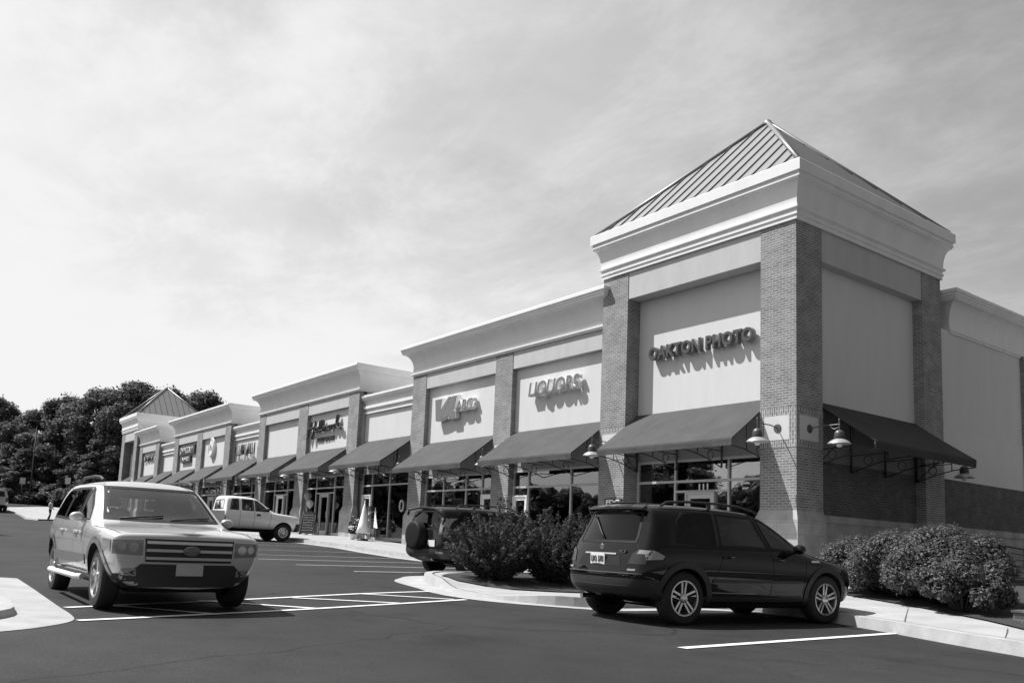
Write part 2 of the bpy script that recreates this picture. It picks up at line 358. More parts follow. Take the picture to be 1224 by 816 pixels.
struct(sheet('hedge_mulch_bed', [(3.2, -3.7), (3.75, -4.1), (5.66, -5.1), (7.07, -6.0), (7.8, -6.6), (9.2, -7.4), (13, -5), (13, 14), (.15, 14), (.15, 2.2), (3.2, -1.6)], lambda x, y: S(x, y) + .022, M_MULCH, SB, FINEY))
struct(sheet('far_pavement', [(-91.4, -7.1), (-95, -6.2), (-102.8, -.8), (-90, 3), (-76, -2.9), (-75.7, -3.95), (-64.8, -7.6), (-80.3, -6.9)], lambda x, y: g(x) + .10, M_CONC, XB))
bm = BM(); ribbon(bm, dense([(-64.8, -7.6), (-72, -7.4), (-80.3, -6.95), (-88, -7.1), (-91.4, -7.1)], 1), 0, .03, lambda x, y: g(x) + .10, lambda x, y: g(x) - .02)
struct(mk('far_kerb', bm, M_CONC2))
struct(sheet('far_walk', [(-117, -30), (-115.5, -30), (-112, 60), (-113.5, 60)], lambda x, y: g(x) + .05, M_CONC, XB))

def line(poly_pts, w=.11):
    bm = BM(); d = dense(poly_pts, .8) if len(poly_pts) > 2 else poly_pts
    if len(d) == 2:
        a, b = Vector(d[0]), Vector(d[1]); n = max(1, int((b - a).length / .5)); d = [tuple(a + (b - a) * i / n) for i in range(n + 1)]
    ribbon(bm, d, -w / 2, w / 2, lambda x, y: g(x) + .008, lambda x, y: g(x) + .008)
    return bm
lm = BM()
for pts in ([(3.6, -17.0), (2.94, -14.76), (1.98, -12.13), (1.56, -11.0)], [(2.35, -16.9), (1.47, -14.58), (.54, -12.38), (.02, -10.7)],
            [(1.20, -13.75), (2.06, -12.5)], [(1.58, -15.2), (2.72, -14.0)], [(.5, -12.35), (1.52, -11.2)], [(2.0, -16.5), (3.2, -15.5)]):
    merge(lm, line(pts))
struct(mk('crosswalk_marking', lm, M_LINE, recalc=True))
lm = BM()
for k in range(16):
    x = -5.6 - 2.7 * k; merge(lm, line([(x, -9.6 if k else -9.3), (x, -3.45)], .10))
merge(lm, line([(6.86, -12.02), (6.57, -7.5)], .12))
struct(mk('parking_marking', lm, M_LINE))

# ------------------------------------------------------------------ profiles swept round a block
def sweep(name, rect, prof, m, parent, top=True):
    x0, x1, y0, y1 = rect; bm = BM(); rings = []
    for o, z in prof:
        rings.append([bm.verts.new(p) for p in ((x0 - o, y0 - o, z), (x1 + o, y0 - o, z), (x1 + o, y1 + o, z), (x0 - o, y1 + o, z))])
    for A, B in zip(rings, rings[1:]):
        for k in range(4): bm.faces.new((A[k], A[(k + 1) % 4], B[(k + 1) % 4], B[k]))
    if top: bm.faces.new(rings[-1])
    o = mk(name, bm, m, parent, world=True, recalc=True); return o
def cove(o0, z0, o1, z1, n=8):
    return [(o0 + (o1 - o0) * (1 - math.cos(t * math.pi / 2)), z0 + (z1 - z0) * math.sin(t * math.pi / 2)) for t in [i / n for i in range(n + 1)]]
PROF_TOWER = [(.0, 9.68), (.055, 9.68), (.055, 9.79), (.085, 9.80), (.085, 9.86), (.06, 9.88), (.06, 9.93), (.13, 9.97), (.13, 10.02), (.075, 10.04)] + \
    cove(.075, 10.06, .27, 10.66) + [(.27, 10.70), (.30, 10.71), (.30, 10.77), (.285, 10.78), (.285, 10.83), (.345, 10.85), (.345, 11.14), (.33, 11.16), (-.2, 11.17)]
PROF_BLOCK = [(.0, 8.13), (.05, 8.13), (.05, 8.19), (.09, 8.20), (.09, 8.25), (.03, 8.27), (.03, 8.42), (.015, 8.44)] + cove(.015, 8.45, .40, 9.10) + \
    [(.40, 9.14), (.43, 9.15), (.43, 9.21), (.46, 9.22), (.46, 9.30), (.50, 9.31), (.50, 9.41), (.48, 9.43), (-.3, 9.43)]
PROF_LOW = [(.0, 6.98), (.10, 6.98), (.10, 7.05), (.04, 7.07), (.04, 7.20), (.16, 7.22), (.16, 7.36), (.05, 7.37)] + cove(.05, 7.38, .22, 7.62, 5) + \
    [(.22, 7.66), (.27, 7.67), (.27, 7.75), (.31, 7.76), (.31, 7.87), (-.3, 7.88)]

# ------------------------------------------------------------------ shop fronts
def pane(p, x0, x1, z0, z1, y):
    bm = BM(); box(bm, x0, x1, y, y + .012, z0, z1); return mk('glass', bm, M_GLASS, p, world=True)
def bar(bm, x0, x1, z0, z1, y, d=.07): box(bm, x0, x1, y - d / 2, y + d / 2, z0, z1)
def storefront(root, x0, x1, y, z0, zt, zh, mull, door, bright=False, door_h=2.13):
    """one window part with its bars, the panes below it, and a door with frame, glass and handle"""
    w = .062; bm = BM()
    dx0, dx1 = door if door else (None, None); zd = z0 + door_h
    bar(bm, x0, x1, zh - .07, zh, y, .10); xs = [x0] + list(mull) + [x1]
    for i, x in enumerate(xs):
        a = x if i == 0 else (x - w if i == len(xs) - 1 else x - w / 2)
        bar(bm, a, a + w, z0 + .005, zh - .072, y, .094)
    for a, b in zip(xs, xs[1:]): bar(bm, a + w * .52, b - w * .52, zt - .035, zt + .035, y, .09)
    f = None
    for a, b in zip(xs, xs[1:]):
        if door and a - .01 <= dx0 and dx1 <= b + .01:
            if b - a > (dx1 - dx0) + .3:
                bar(bm, a + w * .52, b - w * .52, zd + .055, zd + .115, y, .09)
                for sx in ((a + .03, dx0 - .05), (dx1 + .05, b - .03)): pass
        else: bar(bm, a + w * .52, b - w * .52, z0 + .01, z0 + .16, y, .09)
    f = mk('storefront_window', bm, M_ALU, root, world=True)
    for a, b in zip(xs, xs[1:]):
        pane(f, a + .02, b - .02, zt + .03, zh - .05, y)
        if door and a - .01 <= dx0 and dx1 <= b + .01:
            if zt - .03 > zd + .14: pane(f, a + .02, b - .02, zd + .07, zt - .03, y)
            if dx0 - a > .12: pane(f, a + .02, dx0 - .055, z0 + .02, zd + .07, y)
            if b - dx1 > .12: pane(f, dx1 + .055, b - .02, z0 + .02, zd + .07, y)
        else: pane(f, a + .02, b - .02, z0 + .15, zt - .03, y)
    if door:
        bm = BM(); yf = y - .02
        for a in (dx0 - .05, dx1): bar(bm, a, a + .05, z0 + .006, zd + .05, yf, .13)
        bar(bm, dx0 + .001, dx1 - .001, zd, zd + .05, yf, .128)
        for a in (dx0 + .004, dx1 - .114): bar(bm, a, a + .11, z0 + .012, zd - .006, yf, .05)
        bar(bm, dx0 + .115, dx1 - .115, zd - .13, zd - .007, yf, .048); bar(bm, dx0 + .115, dx1 - .115, z0 + .013, z0 + .26, yf, .048)
        d = mk('door', bm, M_ALUW if bright else M_ALU, root, world=True)
        pane(d, dx0 + .1, dx1 - .1, z0 + .25, zd - .12, yf)
        bm = BM(); hx = dx1 - .06
        tube(bm, [(hx, yf - .03, z0 + .9), (hx, yf - .08, z0 + .92), (hx, yf - .08, z0 + 1.25), (hx, yf - .03, z0 + 1.27)], .013)
        mk('handle', bm, M_LGREY, d, world=True)
    return f
def interior(root, x0, x1, y0, y1, z0, z1, seed):
    rn = random.Random(seed); bm = BM()
    box(bm, x0, x1, y0, y1, z0 - .12, z0 - .004, 0)
    box(bm, x0, x1, y1, y1 + .1, z0, z1, 1); box(bm, x0, x0 + .08, y0 + .02, y1, z0, z1, 1); box(bm, x1 - .08, x1, y0 + .02, y1, z0, z1, 1); box(bm, x0, x1, y0 + .02, y1, z1, z1 + .1, 0)
    mk('shop_room', bm, [M_INT, M_INTD], root, world=True)
    x = x0 + .5
    while x < x1 - 1.2:
        w = rn.uniform(.7, 1.3); d = rn.choice((1.0, 1.8, 2.6)); h = rn.uniform(1.1, 1.9); y = y0 + d; bm = BM()
        box(bm, x, x + w, y, y + .4, z0, z0 + .12, 0)
        for s in range(4): box(bm, x, x + w, y, y + .4, z0 + .14 + s * h / 4, z0 + .17 + s * h / 4, 0)
        box(bm, x - .02, x - .004, y, y + .4, z0, z0 + h, 0); box(bm, x + w + .004, x + w + .02, y, y + .4, z0, z0 + h, 0)
        for s in range(3):
            q = x + .04
            while q < x + w - .12:
                ww = rn.uniform(.06, .13); box(bm, q, q + ww, y + .05, y + .3, z0 + .172 + s * h / 4, z0 + .172 + s * h / 4 + rn.uniform(.12, h / 4 - .05), rn.choice((1, 2, 0))); q += ww + .03
        x += w + rn.uniform(.3, 1.0); mk('shelf_unit', bm, [M_INTD, M_GREY, M_LGREY], root, world=True)

def pillar(root, x0, x1, y0, y1, zf, ztop, zplinth, side=False, plaque=True):
    """a brick pier with stone plinth, soldier-course surround and light plaque"""
    bm = BM(); box(bm, x0, x1, y0, y1, zplinth, ztop)
    p = mk('pillar', bm, M_BRICK, root, world=True)
    bm = BM(); e = .10; s = .26
    hexa(bm, [(x0 - e, y0 - e, zf - .3), (x1 + e, y0 - e, zf - .3), (x1 + e, y1 - .003, zf - .3), (x0 - e, y1 - .003, zf - .3),
              (x0 - e, y0 - e, zplinth - s), (x1 + e, y0 - e, zplinth - s), (x1 + e, y1 - .003, zplinth - s), (x0 - e, y1 - .003, zplinth - s)])
    hexa(bm, [(x0 - e, y0 - e, zplinth - s + .004), (x1 + e, y0 - e, zplinth - s + .004), (x1 + e, y1 - .003, zplinth - s + .004), (x0 - e, y1 - .003, zplinth - s + .004),
              (x0 - .004, y0 - .004, zplinth + .004), (x1 + .004, y0 - .004, zplinth + .004), (x1 + .004, y1 - .004, zplinth + .004), (x0 - .004, y1 - .004, zplinth + .004)])
    mk('plinth', bm, M_STONE, p, world=True)
    if plaque:
        zc = zplinth + 2.08; faces = [('F', x0, x1)] + ([('S', y0, y1)] if side else [])
        for k, a, b in faces:
            bm = BM(); q = BM(); c = (a + b) / 2; hw = (b - a) / 2; t = .006
            def bx(bb, u0, u1, z0, z1, t):
                if k == 'F': box(bb, u0, u1, y0 - t, y0 + .02, z0, z1)
                else: box(bb, x1 - .02, x1 + t, u0, u1, z0, z1)
            bx(bm, a - .002, b + .002, zc + .34, zc + .545, t); bx(bm, a - .002, b + .002, zc - .50, zc - .30, t)
            bx(bm, a + .004, a + .13, zc - .296, zc + .336, t); bx(bm, b - .20, b + .002, zc - .296, zc + .336, t)
            mk('soldier_course', bm, M_SOLDIER, p, world=True)
            bx(q, a + .134, b - .204, zc - .296, zc + .336, .012); mk('plaque', q, M_EIFS, p, world=True)
    return p

# ------------------------------------------------------------------ awnings (each a thing of its own)
def awning(label, a, b, wall, out, ztop, zfr, val, m=None, axis='X', fl_=0.0):
    """sloping canvas between a and b along the wall; 'wall' is the wall plane, 'out' the front edge"""
    s = 1 if axis == 'X' else -1
    def P(u, v, z): return (u, v, z) if axis == 'X' else (v, u, z)
    mid = ((a + b) / 2); base = P(mid, wall, zfr - val)
    t = thing('awning', label, 'awning', base, 0, 'canvas awnings over the shop fronts')
    bm = BM(); n = max(2, int((b - a) / .5)); sag = .012
    rows = []
    for i in range(n + 1):
        u = a + (b - a) * i / n; col = []
        for j in range(9):
            q = j / 8; col.append(bm.verts.new(P(u, wall + (out - wall) * q, ztop + (zfr - ztop) * q - sag * math.sin(q * math.pi) * (1 + .5 * math.sin(i * 2.1)))))
        sg = (out - wall) / abs(out - wall)
        col.append(bm.verts.new(P(u, out + sg * .012, zfr - .05))); col.append(bm.verts.new(P(u, out + sg * (.006 + .01 * math.sin(i * 1.7)), zfr - val)))
        rows.append(col)
    for A, B in zip(rows, rows[1:]):
        for j in range(len(A) - 1): bm.faces.new((A[j], A[j + 1], B[j + 1], B[j]))
    c = mk('canvas', bm, m or M_AWN, t, world=True)
    sol = c.modifiers.new('thickness', 'SOLIDIFY'); sol.thickness = .008; sol.offset = -1
    def bracket(u, full):
        bm = BM(); wv = wall + (out - wall) * .02; dz = zfr - val - .06; L_ = out - wall
        def V(q, z): return P(u, wall + L_ * q, z)
        def zs(q): return ztop + (zfr - ztop) * q - .035
        # plate on the wall, sloping bar, arched lower bar with struts and scroll
        box_ = [P(u - .035, wv, dz - .32), P(u + .035, wv, dz - .32)]
        tube(bm, [V(.02, dz - .30), V(.02, zs(.03))], .028, 6)
        tube(bm, [V(.02, zs(.02)), V(.98, zs(.98))], .018, 6)
        arc = [V(.02 + .96 * q, dz - .30 + (.36) * math.sin(q * math.pi / 2)) for q in [i / 8 for i in range(9)]]
        tube(bm, arc, .016, 6)
        tube(bm, [V(.98, dz + .06), V(.98, zs(.98))], .016, 6)
        tube(bm, [V(.02, dz + .16), V(.62, dz + .20), V(.62, zs(.62))], .014, 6)
        tube(bm, [V(.62, dz + .20), V(.62, dz + .0)], .014, 6)
        cq, cz, rq = .30, dz + .02, .12
        tube(bm, [P(u, wall + L_ * cq + rq * math.cos(k * math.pi / 6), cz + rq * math.sin(k * math.pi / 6)) for k in range(12)], .012, 5, closed=True)
        if full: tube(bm, [V(.03, dz - .28), V(.45, dz + .36)], .012, 5)
        mk('bracket', bm, M_IRON, t, world=True)
    for i, u in enumerate((a + .04, a + (b - a) / 3, a + (b - a) * 2 / 3, b - .04)): bracket(u, i in (0, 3))
    return t

# ------------------------------------------------------------------ wall lamps
def make_lamp():
    t = thing('wall_lamp', 'x', 'wall lamp', (0, 0, 0), 0, 'barn lamps on brick piers')
    bm = BM(); lathe(bm, [(0, -.035), (.10, -.035), (.115, -.02), (.115, 0), (0, 0)], 20, axis='Y'); mk('wall_plate', bm, M_LAMPD, t, smooth=True)
    bm = BM(); tube(bm, [(0, -.02, 0), (0, -.1, .02), (0, -.3, .05), (0, -.86, .05)], .016, 8)
    tube(bm, [(0, -.84, .16), (0, -.84, -.10)], .018, 8)
    tube(bm, [(0, -.84, -.02)] + [(0, -.74 + .14 * math.sin(a), .04 - .1 * math.cos(a)) for a in (.2, .6, 1.0, 1.4)] + [(0, -.58, .05)], .010, 6)
    lathe(bm, [(0, -.001), (.024, 0), (.02, .03), (0, .05)], 10, origin=(0, -.84, .15)); mk('arm', bm, M_LAMPD, t, smooth=True)
    bm = BM(); o = (0, -.84, -.43)
    lathe(bm, [(0, .34), (.05, .335), (.09, .31), (.115, .26), (.12, .21), (.115, .2), (.13, .19), (.13, .175), (.11, .17), (.13, .16), (.13, .145), (.11, .14), (.125, .13), (.12, .11)], 24, o)
    mk('neck', bm, M_LAMPD, t, smooth=50)
    bm = BM(); lathe(bm, [(.11, .112), (.15, .095), (.21, .06), (.275, 0.0), (.28, -.012), (.27, -.01), (.2, .045), (.10, .10)], 28, o, cap=False); mk('shade', bm, M_LAMP, t, smooth=50)
    bm = BM(); lathe(bm, [(.05, .10), (.07, .06), (.082, .01), (.078, -.05), (.05, -.09), (0, -.10)], 16, o); mk('bulb', bm, M_BULB, t, smooth=True)
    return t
LAMP = make_lamp(); _lamp_used = [False]
def lamp(x, y, z, rz, label):
    o = LAMP if not _lamp_used[0] else dup(LAMP)
    _lamp_used[0] = True; o.location = (x, y, z); o.rotation_euler = (0, 0, rz); o['label'] = label; return o
# ------------------------------------------------------------------ the corner tower
def seam_roof(root, rect, zb, apex):
    x0, x1, y0, y1 = rect; A = Vector(apex); c = [Vector((x0, y0, zb)), Vector((x1, y0, zb)), Vector((x1, y1, zb)), Vector((x0, y1, zb))]
    bm = BM(); v = [bm.verts.new(p) for p in c]; a = bm.verts.new(A)
    for i in range(4): bm.faces.new((v[i], v[(i + 1) % 4], a))
    bm.faces.new(v[::-1]); rf = mk('roof', bm, M_ROOF, root, world=True)
    bm = BM()
    for i in range(4):
        p, q = c[i], c[(i + 1) % 4]; e = (q - p).normalized(); nrm = (q - p).cross(A - p).normalized(); L_ = (q - p).length
        foot = p + e * (A - p).dot(e); up = (A - foot); n = int(L_ / .50)
        for k in range(1, n):
            s = L_ * k / n; fx = (A - p).dot(e); f = s / fx if s < fx else (L_ - s) / (L_ - fx); f = min(f, .985)
            b0 = p + e * s; b1 = b0 + up * f; w = e * .02; h = nrm * .035
            hexa(bm, [b0 - w - nrm * .01, b0 + w - nrm * .01, b1 + w - nrm * .01, b1 - w - nrm * .01, b0 - w + h, b0 + w + h, b1 + w + h, b1 - w + h])
    mk('standing_seam', bm, M_RIB, rf, world=True)
    bm = BM()
    for i in range(4): tube(bm, [c[i] + Vector((0, 0, .03)), A + Vector((0, 0, .03))], .07, 6)
    lathe(bm, [(.16, -.12), (.12, .05), (0, .16)], 8, A); mk('ridge_cap', bm, M_ROOF, rf, world=True)
    return rf
T = thing('corner_tower', 'nearest square brick and plaster corner tower with pyramid seamed metal roof', 'shop building', (-3.6, 3.7, .5))
pillar(T, -1.085, 0, 0, 1.15, .5, 9.72, 2.12, side=True)
pillar(T, -7.18, -6.055, 0, .60, .5, 9.72, 2.12)
pillar(T, -.6, 0, 6.36, 7.48, .5, 9.72, 2.12, plaque=False)
bm = BM(); box(bm, -6.3, -.9, .02, .54, 8.81, 9.73); box(bm, -.5, -.02, .9, 6.6, 8.81, 9.731); mk('frieze', bm, M_FRIEZE, T, world=True)
bm = BM(); box(bm, -6.3, -.9, .56, .76, 5.0, 9.5); box(bm, -.55, -.30, 1.0, 6.5, 4.9, 9.5); mk('sign_panel', bm, M_EIFS2, T, world=True)
bm = BM(); box(bm, -6.3, -.9, .57, .75, 3.652, 4.998); box(bm, -.54, -.31, 1.0, 6.5, 3.492, 4.898); mk('spandrel', bm, M_FASCIA, T, world=True)
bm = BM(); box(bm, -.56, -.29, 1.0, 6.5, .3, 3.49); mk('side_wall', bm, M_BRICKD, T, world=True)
bm = BM(); box(bm, -.5, -.20, 1.16, 6.35, 1.87, 2.06); box(bm, -.5, -.23, 1.16, 6.35, .3, 1.868); mk('base_course', bm, M_STONE, T, world=True)
bm = BM(); box(bm, -7.17, -6.9, .61, 7.47, .3, 9.7); box(bm, -6.898, -.62, 7.2, 7.47, .3, 9.7); mk('back_wall', bm, M_BRICK, T, world=True)
sweep('cornice', (-7.18, 0, 0, 7.48), PROF_TOWER, M_CORN, T)
seam_roof(T, (-7.40, .22, -.22, 7.70), 11.16, (-3.59, 3.74, 15.0))
interior(T, -6.88, -.58, .80, 6.4, .52, 4.2, 3)
sf = storefront(T, -6.04, -1.10, .62, .52, 3.0, 3.65, [-4.5, -2.55], (-4.03, -3.07), door_h=2.1)
tb = fit(text_bm('111', .2, .004, .006), -3.62, -3.28, 2.74, 2.92, .605); mk('number_lettering', tb, M_WHITE, T, world=True)
bm = BM(); box(bm, -6.86, -6.12, -.03, -.012, 2.27, 2.50); sg = tag(setbase(mk('fire_sign', bm, M_DGREY), (-6.49, -.01, 2.27)), 'small dark plate lettered FDC on the tower pier above the parked black car', 'sign')
tb = fit(text_bm('FDC', .2, .003, .008), -6.78, -6.20, 2.31, 2.46, -.032); mk('lettering', tb, M_WHITE, sg, world=True)

# ------------------------------------------------------------------ the lower blocks
def block(name, label, x0, x1, pill, head, zt, plinth, seed, cat='shop building', depth=13, fronts=(), y0=.25, kind='block'):
    xm = (x0 + x1) / 2; z0 = fl(xm); t = thing(name, label, cat, (xm, 4, z0)); zlo = fl(x1) - .5
    if kind == 'block':
        for a, b in pill: pillar(t, a, b, y0, y0 + .24, fl((a + b) / 2), 8.16, plinth)
        bm = BM(); box(bm, x0 + .3, x1 - .3 + (.45 if x1 == -7.4 else 0), y0 + .02, y0 + .205, 7.47, 8.17); mk('frieze', bm, M_FRIEZE, t, world=True)
        yr = y0 + .21; ztop = 8.0
        sweep('cornice', (x0, x1, y0, y0 + depth), PROF_BLOCK, M_CORN, t)
    else:
        yr = .65; ztop = 7.0
        sweep('cornice', (x0 + .02, x1 - .02, yr, yr + depth), PROF_LOW, M_CORN, t, top=True)
    bm = BM(); box(bm, x0 + .05, x1 - .05 + (.25 if x1 == -7.4 else 0), yr, yr + .2, head + 1.3, ztop); mk('sign_panel', bm, M_EIFS2, t, world=True)
    bm = BM(); box(bm, x0 + .06, x1 - .06 + (.25 if x1 == -7.4 else 0), yr + .01, yr + .19, head + .002, head + 1.298); mk('spandrel', bm, M_FASCIA, t, world=True)
    bm = BM(); e = .012 if kind == 'block' else .05
    box(bm, x0 + e, x0 + .3, yr + .21, y0 + depth, zlo, ztop + .1); box(bm, x1 - .3, x1 - e, yr + .21, y0 + depth, zlo, ztop + .1); box(bm, x0 + .302, x1 - .302, y0 + depth - .3, y0 + depth - .01, zlo, ztop + .1)
    mk('back_wall', bm, M_EIFS, t, world=True)
    for i, (a, b, mull, door, br) in enumerate(fronts):
        zf = fl((a + b) / 2) - .02
        storefront(t, a, b, yr + .06, zf, head - .62, head, mull, door, br)
        interior(t, a + .02, b - .02, yr + .3, yr + 5, zf, head + .5, seed + i)
    return t
B1 = block('shop_block', 'two bay brick and plaster shop block between the nearest tower and a low link', -19.53, -7.4, [(-19.53, -18.42), (-13.35, -12.27)], 3.65, 0, 2.22, 11,
           fronts=[(-12.26, -7.19, [-11.36, -9.05], (-12.18, -11.43), True), (-18.41, -13.36, [-17.0, -15.35, -14.25], (-14.2, -13.42), True)])
L1 = block('link_shop', 'narrow low plaster shop link with merchandise piled outside its window', -24.66, -19.54, [], 4.06, 0, 2.3, 21, kind='low',
           fronts=[(-24.62, -19.56, [-23.6, -21.9], (-24.5, -23.68), True)])
B2 = block('shop_block', 'two bay shop block with script letters, second block from the nearest tower', -37.93, -24.68, [(-37.93, -36.95), (-31.95, -30.75), (-25.79, -24.68)], 4.06, 0, 2.42, 31,
           fronts=[(-30.74, -25.8, [-29.5, -27.3], (-28.9, -27.95), False), (-36.94, -31.96, [-35.3, -33.4], (-34.8, -33.9), True)])
L2 = block('link_shop', 'low plaster link with slim dark letters, right beside the clock-like oval sign block', -43.08, -37.95, [], 4.06, 0, 2.3, 41, kind='low',
           fronts=[(-43.0, -38.0, [-41.6, -39.6], (-41.1, -40.2), False)])
B3 = block('shop_block', 'two bay shop block carrying a pale oval sign and a dark board', -56.1, -43.1, [(-56.1, -55.0), (-50.3, -49.1), (-44.2, -43.1)], 4.06, 0, 2.5, 51,
           fronts=[(-49.0, -44.25, [-47.5, -45.9], (-47.2, -46.3), False), (-54.9, -50.35, [-53.4, -51.8], (-53.1, -52.2), False)])
L3 = block('link_shop', 'farthest low plaster link, blank wall between two far shop blocks', -60.5, -56.12, [], 4.06, 0, 2.5, 61, kind='low', fronts=[(-60.4, -56.2, [-59, -57.6], None, False)])
B4 = block('shop_block', 'single bay shop block with small dark sign beside the far tower', -66.9, -60.52, [(-66.9, -65.9), (-61.6, -60.52)], 4.06, 0, 2.6, 71, fronts=[(-65.85, -61.65, [-64.4, -63.0], (-64.2, -63.3), False)])
T2 = thing('far_tower', 'far square tower with ribbed pyramid roof at the end of the shop row', 'shop building', (-70, 3.7, 1.2))
for a, b in ((-72.9, -71.8), (-68.2, -67.1)): pillar(T2, a, b, 0, .6, 1.2, 9.72, 2.7)
pillar(T2, -67.7, -67.1, .61, 1.15, 1.2, 9.72, 2.7, plaque=False)
pillar(T2, -67.7, -67.1, 4.78, 5.9, 1.2, 9.72, 2.7, plaque=False)
bm = BM(); box(bm, -71.9, -68.1, .02, .54, 8.81, 9.73); box(bm, -67.6, -67.12, .9, 5.0, 8.81, 9.731); mk('frieze', bm, M_FRIEZE, T2, world=True)
bm = BM(); box(bm, -71.9, -68.1, .56, .76, 4.4, 9.5); mk('sign_panel', bm, M_BRICKD, T2, world=True)
bm = BM(); box(bm, -72.88, -67.7, 5.6, 5.88, .8, 9.7); box(bm, -72.88, -72.6, .61, 5.59, .8, 9.7); box(bm, -67.6, -67.35, 1.15, 5.59, .8, 9.5); mk('back_wall', bm, M_EIFS, T2, world=True)
sweep('cornice', (-72.9, -67.1, 0, 5.9), PROF_TOWER, M_CORN, T2); seam_roof(T2, (-73.1, -66.9, -.2, 6.1), 11.16, (-70.2, 2.95, 14.25))
storefront(T2, -71.78, -68.22, .62, 1.25, 3.6, 4.35, [-70], None); interior(T2, -71.75, -68.25,   .8, 4.7, 1.25, 4.6, 81)

W = thing('side_wing', 'plain shaded plaster and brick wing running back beside the nearest tower', 'shop building', (-3, 22, .4))
bm = BM(); box(bm, -.42, -.10, 7.485, 40, 5.06, 8.2); mk('upper_wall', bm, M_EIFS2, W, world=True)
bm = BM(); box(bm, -.42, -.085, 7.485, 40, 3.502, 5.058); mk('middle_wall', bm, mat('grey_plaster', .62, .9, var=.04, scale=1.2), W, world=True)
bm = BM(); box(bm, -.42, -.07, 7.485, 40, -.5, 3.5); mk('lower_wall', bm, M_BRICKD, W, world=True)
bm = BM(); box(bm, -.4, .0, 7.485, 40, 1.87, 2.06); box(bm, -.4, -.03, 7.485, 40, -.5, 1.868); mk('base_course', bm, M_STONE, W, world=True)
bm = BM(); box(bm, -.4, .02, 13.15, 14.25, -.5, 8.19); mk('pillar', bm, M_BRICK, W, world=True)
bm = BM(); box(bm, -13, -.5, 39.6, 39.9, -.5, 8.2); box(bm, -13.2, -12.9, 8, 39.9, -.5, 8.2); mk('back_wall', bm, M_EIFS, W, world=True)
sweep('cornice', (-13.2, -.10, 8.2, 40), PROF_BLOCK, M_CORN, W)

# ------------------------------------------------------------------ awnings
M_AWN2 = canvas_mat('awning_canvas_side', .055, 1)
awning('dark canvas awning under the photo shop letters on the nearest tower front', -6.05, -1.09, .55, -1.15, 5.13, 3.90, .20)
awning('black canvas awning on the shaded side face of the nearest tower', 1.16, 6.36, -.29, 1.43, 5.06, 3.88, .23, M_AWN2, axis='Y')
AW = [(-12.26, -7.2, 5.22, 3.88, 'grey canvas awning right below the LIQUORS letters'), (-18.41, -13.36, 5.22, 3.88, 'grey canvas awning below the grey outlined logo letters'),
      (-24.6, -19.56, 5.60, 4.28, 'wide canvas awning over the merchandise beside the nearest two bay block'),
      (-30.74, -25.8, 5.60, 4.28, 'canvas awning below the large script letters'), (-36.94, -31.96, 5.60, 4.28, 'canvas awning below the blank panel beside the script letters'),
      (-43.0, -38.0, 5.60, 4.28, 'canvas awning below the slim dark letters on the low wall'), (-49.0, -44.25, 5.60, 4.28, 'canvas awning below the pale oval sign'),
      (-54.9, -50.35, 5.60, 4.28, 'canvas awning below the dark board with two text lines'), (-60.4, -56.2, 5.60, 4.28, 'canvas awning on the farthest low blank wall'),
      (-65.85, -61.65, 5.60, 4.28, 'canvas awning below the small dark sign beside the far tower')]
for a, b, zt, zf, lab in AW: awning(lab, a, b, .45 if 'low' not in lab and 'merch' not in lab else .64, -1.18, zt, zf, .21)
awning('last small canvas awning, on the far tower front', -71.75, -68.25, .55, -1.15, 5.6, 4.3, .2)
lamp(-.545, 0, 4.21, 0, 'barn lamp on the sunlit front plaque of the nearest corner pier')
lamp(0, .545, 4.21, R(90), 'barn lamp on the shaded side plaque of the nearest corner pier')
lamp(0, 6.92, 3.88, R(90), 'dark barn lamp half hidden under the end of the side awning')
lamp(-6.62, 0, 4.21, 0, 'barn lamp on the tower pier between the photo shop and the LIQUORS bay')
lamp(-12.81, .25, 4.23, 0, 'barn lamp on the pier between LIQUORS and the outlined logo')
lamp(-18.97, .25, 4.3, 0, 'barn lamp on the pier left of the outlined logo')
lamp(-25.2, .25, 4.5, 0, 'barn lamp on the pier right of the script letters')
lamp(-31.35, .25, 4.5, 0, 'barn lamp on the pier left of the script letters')
lamp(-37.4, .25, 4.5, 0, 'barn lamp on the pier beside the slim letters')
lamp(-43.65, .25, 4.58, 0, 'barn lamp on the pier right of the pale oval sign')
lamp(-49.7, .25, 4.58, 0, 'barn lamp on the pier between the oval sign and the dark board')

# ------------------------------------------------------------------ lettering on the facades
def letters(name, label, body, x0, x1, z0, z1, y, face, side, depth=.14, off=.012, shear=0, gap=.05, rim=0.02, cat='sign', spacing=1.0):
    """channel letters: pale returns with a face plate, standing off the wall"""
    t = thing(name, label, cat, ((x0 + x1) / 2, y, z0))
    a = fit(text_bm(body, 1.0, .06, off + rim, shear, 0, spacing), x0 - rim * .5, x1 + rim * .5, z0 - rim * .5, z1 + rim * .5, 0)
    for v in a.verts: v.co.y = y - gap - (depth if v.co.y < 0 else 0)
    mk('letter_body', a, side, t, world=True)
    b = fit(text_bm(body, 1.0, .06, off, shear, 0, spacing), x0, x1, z0, z1, 0)
    for v in b.verts: v.co.y = y - gap - depth - (.012 if v.co.y < 0 else -.03)
    mk('letter_face', b, face, t, world=True)
    return t
letters('letter_sign', 'dark raised capital letters of the photo shop on the nearest tower', 'OAKTON PHOTO', -5.43, -1.58, 6.77, 7.17, .555, M_LETD, M_LETS, .15, .03, 0, .08, .012, spacing=1.08)
letters('letter_sign', 'slanted grey capital letters reading LIQUORS', 'LIQUORS', -11.22, -8.5, 6.19, 6.79, .455, M_LETM, M_WHITE, .16, .012, .18, .08, .012)
